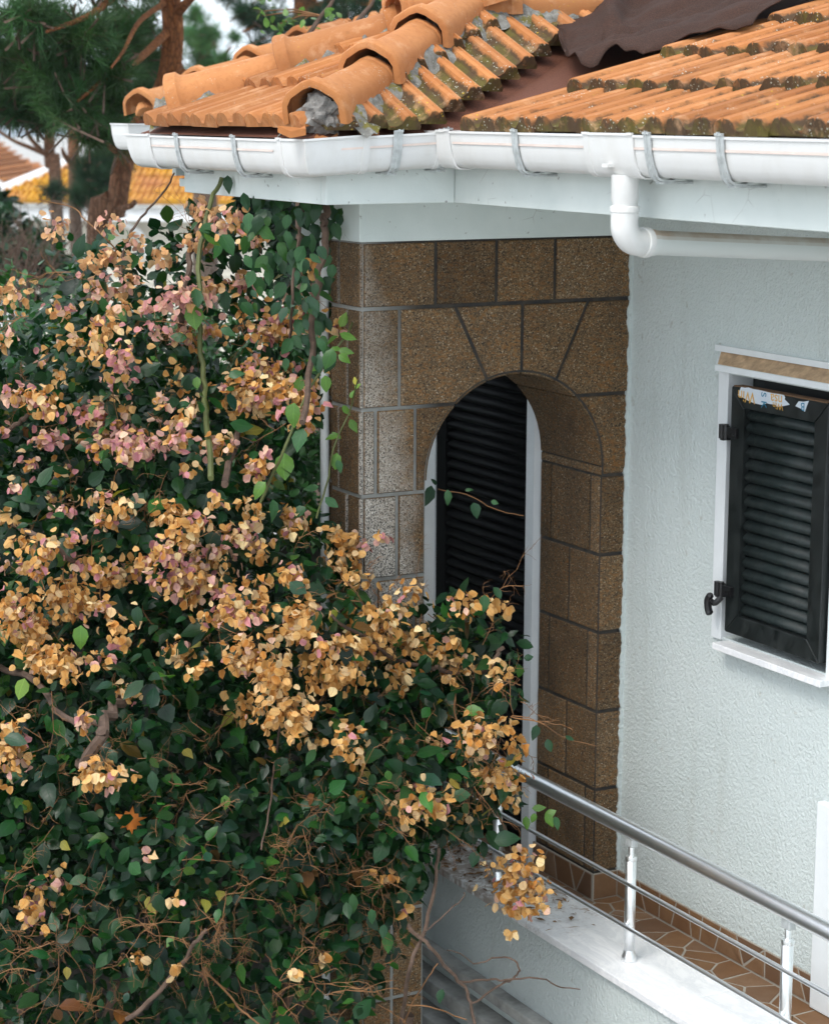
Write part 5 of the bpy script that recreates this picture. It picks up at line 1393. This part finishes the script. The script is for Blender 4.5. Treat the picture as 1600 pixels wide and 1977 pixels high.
leaf_all = {k: np.concatenate([leaf[k], v]) for k, v in dict(P=np.array([s[0] for s in sh]), B=bases(np.array([s[1] for s in sh]), np.array([s[2] for s in sh])), S=np.array([s[3] for s in sh]), kind=rng.integers(0, NL, n0), tint=rgba(np.array([s[4] for s in sh])*rng.uniform(.85, 1.15, (n0, 1)))).items()}
wgt = np.ones(len(leaf_all['P'])); wgt[-n0:] = 2.5
rest = split_parts(*[leaf_all[k] for k in ('P', 'B', 'S', 'kind', 'tint')], LEAF_T, 'leaf', MAT['leaf'], bush, 300, wgt, 16)
mass('foliage', *[leaf_all[k][rest] for k in ('P', 'B', 'S', 'kind', 'tint')], LEAF_T, MAT['leaf'], bush, kind='stuff')
rest = split_parts(*[br[k] for k in ('P', 'B', 'S', 'kind', 'tint')], BRACT_T, 'bract', MAT['bract'], bush, 300, None, 12)
mass('bracts', *[br[k][rest] for k in ('P', 'B', 'S', 'kind', 'tint')], BRACT_T, MAT['bract'], bush, kind='stuff')
# fallen plane leaf caught in the bush
def plane_leaf():
    c = bx_(252, 1588, -.10); V = [c]; k = 22
    for i in range(k):
        a = 2*math.pi*i/k; rr = (.052 if i % 4 == 0 else .03 if i % 2 else .038)*(1.1 if i < 11 else .8)
        V.append(c+_R*math.cos(a+.3)*rr+_U*math.sin(a+.3)*rr*.95-_f*.012*math.sin(a*3))
    T = [(0, 1+i, 1+(i+1) % k) for i in range(k)]
    me = fast_mesh('plane_leaf', np.array(V), np.array(T), MAT['leaf_dry'], rgba(np.tile([[.42, .13, .02]], (k+1, 1))), np.zeros((k+1, 3)), False)
    o = fin(bpy.data.objects.new('plane_leaf', me), None, 'orange fallen plane leaf caught in the green bush', 'leaf')
    s = o.modifiers.new('thick', 'SOLIDIFY'); s.thickness = .001
plane_leaf()
# garden wall behind the bush, its dark colour painted as shade, dark hedge at the left
gw = MB(); gw.box((-4, 8.75, 0), (4.4, 8.95, H-1.95)); gw.build('garden_wall', MAT['shaded'], None, label='concrete garden wall coloured dark as in shade behind the bougainvillea', cat='wall')
def hedge():
    P = []; N = []
    for k in range(190):
        x = rng.uniform(-260, 150) if k < 60 else rng.uniform(120, 650)
        y = rng.uniform(600, 1100) if k < 60 else rng.uniform(640, 1130)
        c = dist_pt(x, y, 9.75+rng.uniform(0, .6)); r = rng.uniform(.2, .34)
        d = norm(rng.normal(size=(130, 3))); P.append(c+d*(r*(1.05-.4*rng.random((130, 1))))); N.append(d)
    P = np.concatenate(P); N = np.concatenate(N); n = len(P)
    ax = norm(N+rng.normal(size=(n, 3))*.8); nr = norm(N*.4+up+rng.normal(size=(n, 3))*.4)
    root = empty('hedge', tuple(dist_pt(0, 800, 9.9)*np.array([1, 1, 0])), label='dark green small leaved hedge behind the bougainvillea, showing at the left edge', cat='hedge')
    for q in ((-60, 0), (60, 0), (250, 0), (420, 0), (560, 0)):
        b = dist_pt(q[0], 900, 9.9); MB().tube([(b[0], b[1], -.05), (b[0]+.05, b[1], b[2]*.5), (b[0], b[1]+.05, b[2])], [.05, .04, .02], 7).build('stem', MAT['branch'], root)
    mass('foliage', P, bases(ax, nr), rng.uniform(.035, .06, n), rng.integers(0, NL, n), rgba(np.array([[.022, .07, .022]])*rng.uniform(.5, 1.9, (n, 1))), LEAF_T, MAT['leaf'], root, kind='stuff')
hedge()
# ------------------------------------------------------------------ pines and background trees
MAT['needle'] = m_leaf('pine_needle', 0., .12, .6)
def pine(name, label, trunk, limbs, blobs, seed, dens=1., col=(.022, .062, .026), nl=.15, trunk_mat='bark'):
    r = np.random.default_rng(seed)
    base = np.array(trunk[0][0]); root = empty(name, (base[0], base[1], 0), label=label, cat='tree')
    MB().tube(spline([t[0] for t in trunk], 6), list(np.interp(np.linspace(0, len(trunk)-1, (len(trunk)-1)*6+1), range(len(trunk)), [t[1] for t in trunk])), 14).build('trunk', MAT[trunk_mat], root, smooth=True)
    for pts_, r0, r1 in limbs:
        sp = spline(pts_, 5); MB().tube(sp, list(np.linspace(r0, r1, len(sp))), 7).build('limb', MAT[trunk_mat], root, smooth=True)
    tw_ = MB(); V = []; T = []; C = []
    for c, rad, k in blobs:
        c = np.array(c)
        for _ in range(int(k*dens)):
            d = norm(r.normal(size=3)); p = c+d*np.array([1, 1, .75])*rad*(r.random()**.45)
            ax = norm(d*.9+np.array([0, 0, .35])+r.normal(size=3)*.35)
            if r.random() < .35: tw_.tube([p-ax*.28+r.normal(size=3)*.05, p-ax*.12, p], [.008, .006, .004], 3, False)
            m = 46; e = norm(ax*.75+r.normal(size=(m, 3))*.62); L = nl*r.uniform(.7, 1.15, (m, 1))
            o = p-ax*r.uniform(0, .14, (m, 1)); sd = norm(np.cross(e, r.normal(size=(m, 3))))*.0028
            i0 = len(V)*0+sum(len(v) for v in V)
            V.append(np.stack([o-sd, o+sd, o+e*L], 1).reshape(-1, 3)); T.append(np.arange(m*3).reshape(-1, 3)+i0)
            C.append(np.repeat(np.array(col)*r.uniform(.55, 1.6)*np.array([r.uniform(.8, 1.5), 1, r.uniform(.7, 1.1)]), m*3).reshape(3, -1).T)
    if tw_.v: tw_.build('twigs', MAT['branch'], root, kind='stuff')
    V = np.concatenate(V); T = np.concatenate(T); C = np.concatenate(C)
    o = bpy.data.objects.new('crown', fast_mesh('crown', V, T, MAT['needle'], rgba(C), np.zeros((len(V), 3)), False)); fin(o, root, kind='stuff'); local(o, root)
def D(x, y, d): return dist_pt(x, y, d)
def ground_at(x, y, d): p = dist_pt(x, y, d); return np.array([p[0], p[1], -.1])
def blobs_px(lst): return [(D(x, y, d), r/FPX*d, k) for x, y, r, d, k in lst]
pine('pine_tree', 'pine with reddish upper trunk just beyond the porch roof',
     [(ground_at(170, 700, 13.6), .10), (D(185, 520, 13.5), .066), (D(222, 410, 13.4), .064), (D(240, 310, 13.4), .064), (D(285, 225, 13.5), .078), (D(322, 160, 13.5), .070), (D(334, 60, 13.4), .066), (D(325, -60, 13.3), .062), (D(330, -260, 13.3), .045), (D(340, -700, 13.4), .02)],
     [([D(322, 150, 13.5), D(360, 140, 13.3), D(420, 150, 13.2)], .03, .012), ([D(335, 30, 13.4), D(365, 0, 13.2), D(420, -60, 13)], .04, .012), ([D(238, 300, 13.4), D(215, 285, 13.1), D(200, 270, 13)], .025, .01),
      ([D(222, 405, 13.4), D(250, 398, 13.2), D(262, 388, 13.2)], .02, .016),
      ([D(330, -60, 13.3), D(240, -20, 12.6), D(170, 30, 12.2), D(90, 60, 11.9)], .035, .01), ([D(325, 60, 13.4), D(260, 120, 12.8), D(205, 150, 12.4), D(150, 195, 12.2)], .028, .008),
      ([D(285, 225, 13.5), D(230, 180, 13.0), D(200, 60, 12.7), D(180, 0, 12.6)], .02, .008), ([D(325, 0, 13.4), D(270, 40, 12.7), D(240, 95, 12.3), D(215, 130, 12.1)], .02, .006)],
     blobs_px([(60, 30, 75, 12, 26), (150, 70, 85, 12.2, 30), (90, 130, 80, 12.4, 26), (205, 130, 70, 12.4, 22), (140, 190, 75, 12.3, 24), (215, 205, 60, 12.6, 18), (30, 100, 70, 12.6, 20), (250, 40, 70, 13.6, 18), (255, 180, 45, 13.8, 14), (20, 200, 60, 12.9, 16), (80, 215, 60, 13, 16), (185, 255, 40, 12.8, 10), (230, 265, 30, 13.2, 7), (-60, 60, 90, 12.3, 20), (10, -60, 100, 12.2, 24), (180, -60, 100, 12.4, 26), (330, -180, 120, 13.2, 34), (150, -200, 140, 12.6, 34), (440, -120, 100, 12.8, 24), (-40, 150, 70, 12.8, 14), (300, -20, 40, 14, 8), (270, 100, 60, 14, 22), (235, 70, 60, 13.4, 20), (290, 150, 40, 14.2, 14), (110, 60, 80, 12.8, 24), (40, 150, 70, 13.2, 20)]), 5, 2.0, (.024, .070, .024))
pine('pine_tree', 'pine spreading dark green behind the roof ridge',
     [(ground_at(640, 700, 21), .2), (D(610, 300, 21), .15), (D(590, 40, 21), .12), (D(600, -300, 21), .07)],
     [([D(592, 60, 21), D(520, 40, 20.6), D(470, 60, 20.2)], .05, .012), ([D(592, 20, 21), D(650, 0, 20.7), D(720, 10, 20.5)], .05, .012), ([D(590, 90, 21), D(560, 110, 20.6), D(540, 120, 20.3)], .03, .01)],
     blobs_px([(530, 40, 60, 20.4, 38), (600, 60, 60, 20.6, 36), (480, 20, 40, 20.3, 20), (660, 20, 60, 20.6, 36), (560, 95, 35, 20.5, 16), (500, 90, 30, 20.3, 12), (720, 5, 50, 20.6, 24), (560, -50, 90, 20.8, 44), (680, -60, 90, 20.8, 40), (440, -20, 40, 20.4, 16)]), 6, 1.7, (.014, .045, .025))
pine('pine_tree', 'lighter green pine seen through the gap by the trunk',
     [(ground_at(395, 700, 27), .2), (D(395, 260, 27), .14), (D(392, 60, 27), .07)],
     [([D(394, 180, 27), D(360, 150, 26.6), D(350, 120, 26.4)], .04, .015), ([D(394, 150, 27), D(430, 110, 26.7), D(445, 90, 26.5)], .04, .015)],
     blobs_px([(385, 90, 45, 26.5, 44), (400, 130, 50, 26.6, 52), (370, 150, 40, 26.6, 36), (425, 150, 30, 26.6, 22), (385, 195, 45, 26.8, 36), (430, 112, 24, 26.4, 14), (360, 60, 28, 26.8, 16), (395, 60, 40, 26.6, 34), (375, 25, 34, 26.8, 24), (440, 160, 30, 26.7, 24), (455, 70, 18, 26.6, 8)]), 7, 1.0, (.04, .12, .045), .17)
pine('pine_tree', 'pine with forked trunk in front of the far town',
     [(ground_at(120, 600, 24), .09), (D(108, 370, 24), .07), (D(98, 320, 24), .065), (D(95, 270, 24), .06), (D(98, 190, 24), .05), (D(90, 100, 24), .05)],
     [([D(95, 300, 24), D(60, 285, 23.7), D(25, 270, 23.5), D(-20, 240, 23.4)], .03, .015), ([D(80, 290, 24), D(55, 260, 23.8), D(48, 225, 23.7)], .03, .015), ([D(98, 270, 24), D(110, 240, 23.8), D(130, 215, 23.7)], .025, .012)],
     blobs_px([(60, 190, 50, 23.6, 46), (20, 165, 50, 23.5, 44), (110, 200, 40, 23.7, 36), (-10, 215, 40, 23.5, 26), (150, 215, 40, 23.8, 34), (130, 170, 50, 24, 40), (20, 120, 60, 23.8, 44), (70, 130, 60, 24, 44), (190, 225, 40, 24, 32)]), 8, 1.6, (.024, .072, .03), .16)
pine('pine_tree', 'dark pine trunk half hidden under low branches',
     [(ground_at(160, 600, 22), .09), (D(143, 330, 22), .06), (D(150, 260, 22), .055), (D(160, 180, 22), .045)],
     [([D(150, 262, 22), D(165, 250, 21.8), D(172, 235, 21.7)], .05, .02), ([D(143, 320, 22), D(125, 300, 21.8), D(120, 285, 21.7)], .04, .012)],
     blobs_px([(200, 300, 42, 21.6, 44), (175, 330, 45, 21.5, 50), (210, 345, 40, 21.5, 40), (160, 375, 36, 21.4, 36), (235, 300, 34, 21.8, 26), (240, 250, 40, 22, 34), (205, 375, 30, 21.4, 24), (105, 365, 26, 21.6, 16), (260, 215, 30, 22.3, 20), (280, 260, 40, 22.4, 26), (300, 190, 40, 22.6, 26), (290, 120, 50, 22.6, 36), (270, 60, 55, 22.6, 36)]), 9, 1.5, (.012, .040, .020), .14)
# dark evergreen behind the bare shrub, left edge
def evergreen(name, label, lst, seed, col, s=.06):
    r = np.random.default_rng(seed); P = []; N = []
    for x, y, rp, d in lst:
        c = D(x, y, d); rad = rp/FPX*d; m = int(900*rad*rad)+160
        e = norm(r.normal(size=(m, 3))); P.append(c+e*rad*(1.05-.5*r.random((m, 1)))); N.append(e)
    P = np.concatenate(P); N = np.concatenate(N); n = len(P)
    x, y, _, d = lst[0]; g = ground_at(x, y, d+.2); root = empty(name, (g[0], g[1], 0), label=label, cat='tree')
    MB().tube([g, (g[0]+.05, g[1], D(x, y, d)[2]*.5), D(x, y, d+.2)], [.14, .1, .04], 8).build('trunk', MAT['branch'], root)
    mass('crown', P, bases(norm(N+r.normal(size=(n, 3))*.7+np.array([0, 0, -.2])), norm(N*.4+up+r.normal(size=(n, 3))*.5)), r.uniform(s*.7, s*1.3, n), r.integers(0, NL, n), rgba(np.array([col])*r.uniform(.4, 1.7, (n, 1))), LEAF_T, MAT['leaf'], root, kind='stuff')
evergreen('evergreen_tree', 'dark evergreen beside the bungalow at the left edge', [(50, 490, 55, 19), (5, 440, 40, 19.2), (40, 530, 60, 18.8), (75, 470, 36, 19.4), (95, 520, 36, 18.8), (-40, 480, 70, 19), (-5, 400, 28, 19.6)], 31, (.014, .04, .02), .11)
evergreen('evergreen_tree', 'added dark tree giving the black area behind the vine under the eaves', [(560, 425, 45, 13), (520, 405, 40, 13.2), (595, 410, 40, 13.1), (490, 398, 26, 13.2), (610, 470, 40, 13), (570, 500, 40, 13)], 33, (.008, .02, .014), .08)  # tree added to make the region under the eaves black
# leafless shrub in front of it
bare = MB()
def bare_twig(p, d, L, r, lev):
    q = [p]
    for i in range(4): d = unit(d+rng.normal(size=3)*.18+np.array([0, 0, .05])); q.append(q[-1]+d*L/4)
    bare.tube(q, [r*(1-.12*i) for i in range(5)], 4, False)
    if lev:
        for i in (2, 3, 4): bare_twig(q[i], unit(d+rng.normal(size=3)*.45), L*.62, r*.6, lev-1)
g = ground_at(40, 700, 15); sroot = empty('bare_shrub', (g[0], g[1], 0), label='leafless grey brown shrub in front of dark evergreen', cat='shrub')
for k in range(16):
    b = D(rng.uniform(-30, 100), 620, 15+rng.uniform(-.3, .3)); b0 = np.array([b[0]*.98, b[1], -.05])
    bare.tube([b0, (b+b0)/2+rng.normal(size=3)*.05, b], [.018, .014, .011], 5, False)
    bare_twig(b, unit(up+rng.normal(size=3)*.3), rng.uniform(.3, .5), .009, 3)
bare.build('twigs', MAT['branch'], sroot, kind='stuff')
# thin budding branches in front of the pines above the porch roof
def spray(pxs, d, r0, label, leaves):
    pts_ = spline([D(x, y, d) for x, y in pxs], 6); g = ground_at(pxs[0][0], pxs[0][1], d)
    root = empty('sapling', (g[0], g[1], 0), label=label, cat='tree')
    MB().tube([g]+pts_, [r0*1.6]+list(np.linspace(r0, r0*.5, len(pts_))), 7).build('trunk', MAT['branch'], root, smooth=True)
    P = []; 
    for x, y in leaves:
        c = D(x, y, d); MB().tube([pts_[len(pts_)//2], (c+pts_[len(pts_)//2])/2+np.array([0, 0, .02]), c], [.006, .004, .002], 4).build('twig', MAT['twig'], root)
        for k in range(7): P.append(c+rng.normal(size=3)*.035)
    P = np.array(P); n = len(P)
    mass('foliage', P, bases(rng.normal(size=(n, 3)), up+rng.normal(size=(n, 3))*.6), rng.uniform(.03, .06, n), rng.integers(0, NL, n), rgba(np.array([[.09, .17, .05]])*rng.uniform(.6, 1.5, (n, 1))), LEAF_T, MAT['leaf'], root, kind='stuff')
spray([(575, 90), (600, 60), (620, 30), (640, 5), (655, -30)], 10.5, .014, 'thin budding sapling left of the second hip tile', [(510, 20), (540, 45), (560, 38), (585, 38), (640, 25), (505, 30)])
spray([(690, 40), (705, 22), (718, 5), (735, -30)], 10.8, .013, 'thin bare sapling tip right of the other sapling', [(722, -20), (740, -40)])


# ------------------------------------------------------------------ sea air
hz = bpy.data.materials.new('sea_air'); hz.use_nodes = True; hz.node_tree.nodes.clear()
_v = hz.node_tree.nodes.new('ShaderNodeVolumePrincipled'); _v.inputs['Color'].default_value = (.88, .95, 1, 1); _v.inputs['Density'].default_value = .0003; _v.inputs['Anisotropy'].default_value = .3
hz.node_tree.links.new(_v.outputs[0], hz.node_tree.nodes.new('ShaderNodeOutputMaterial').inputs['Volume'])
box('haze', (-4200, -500, -12), (4600, 4200, 62), hz, None, kind='stuff', label='thin bluish sea air in front of the far hills', cat='haze')
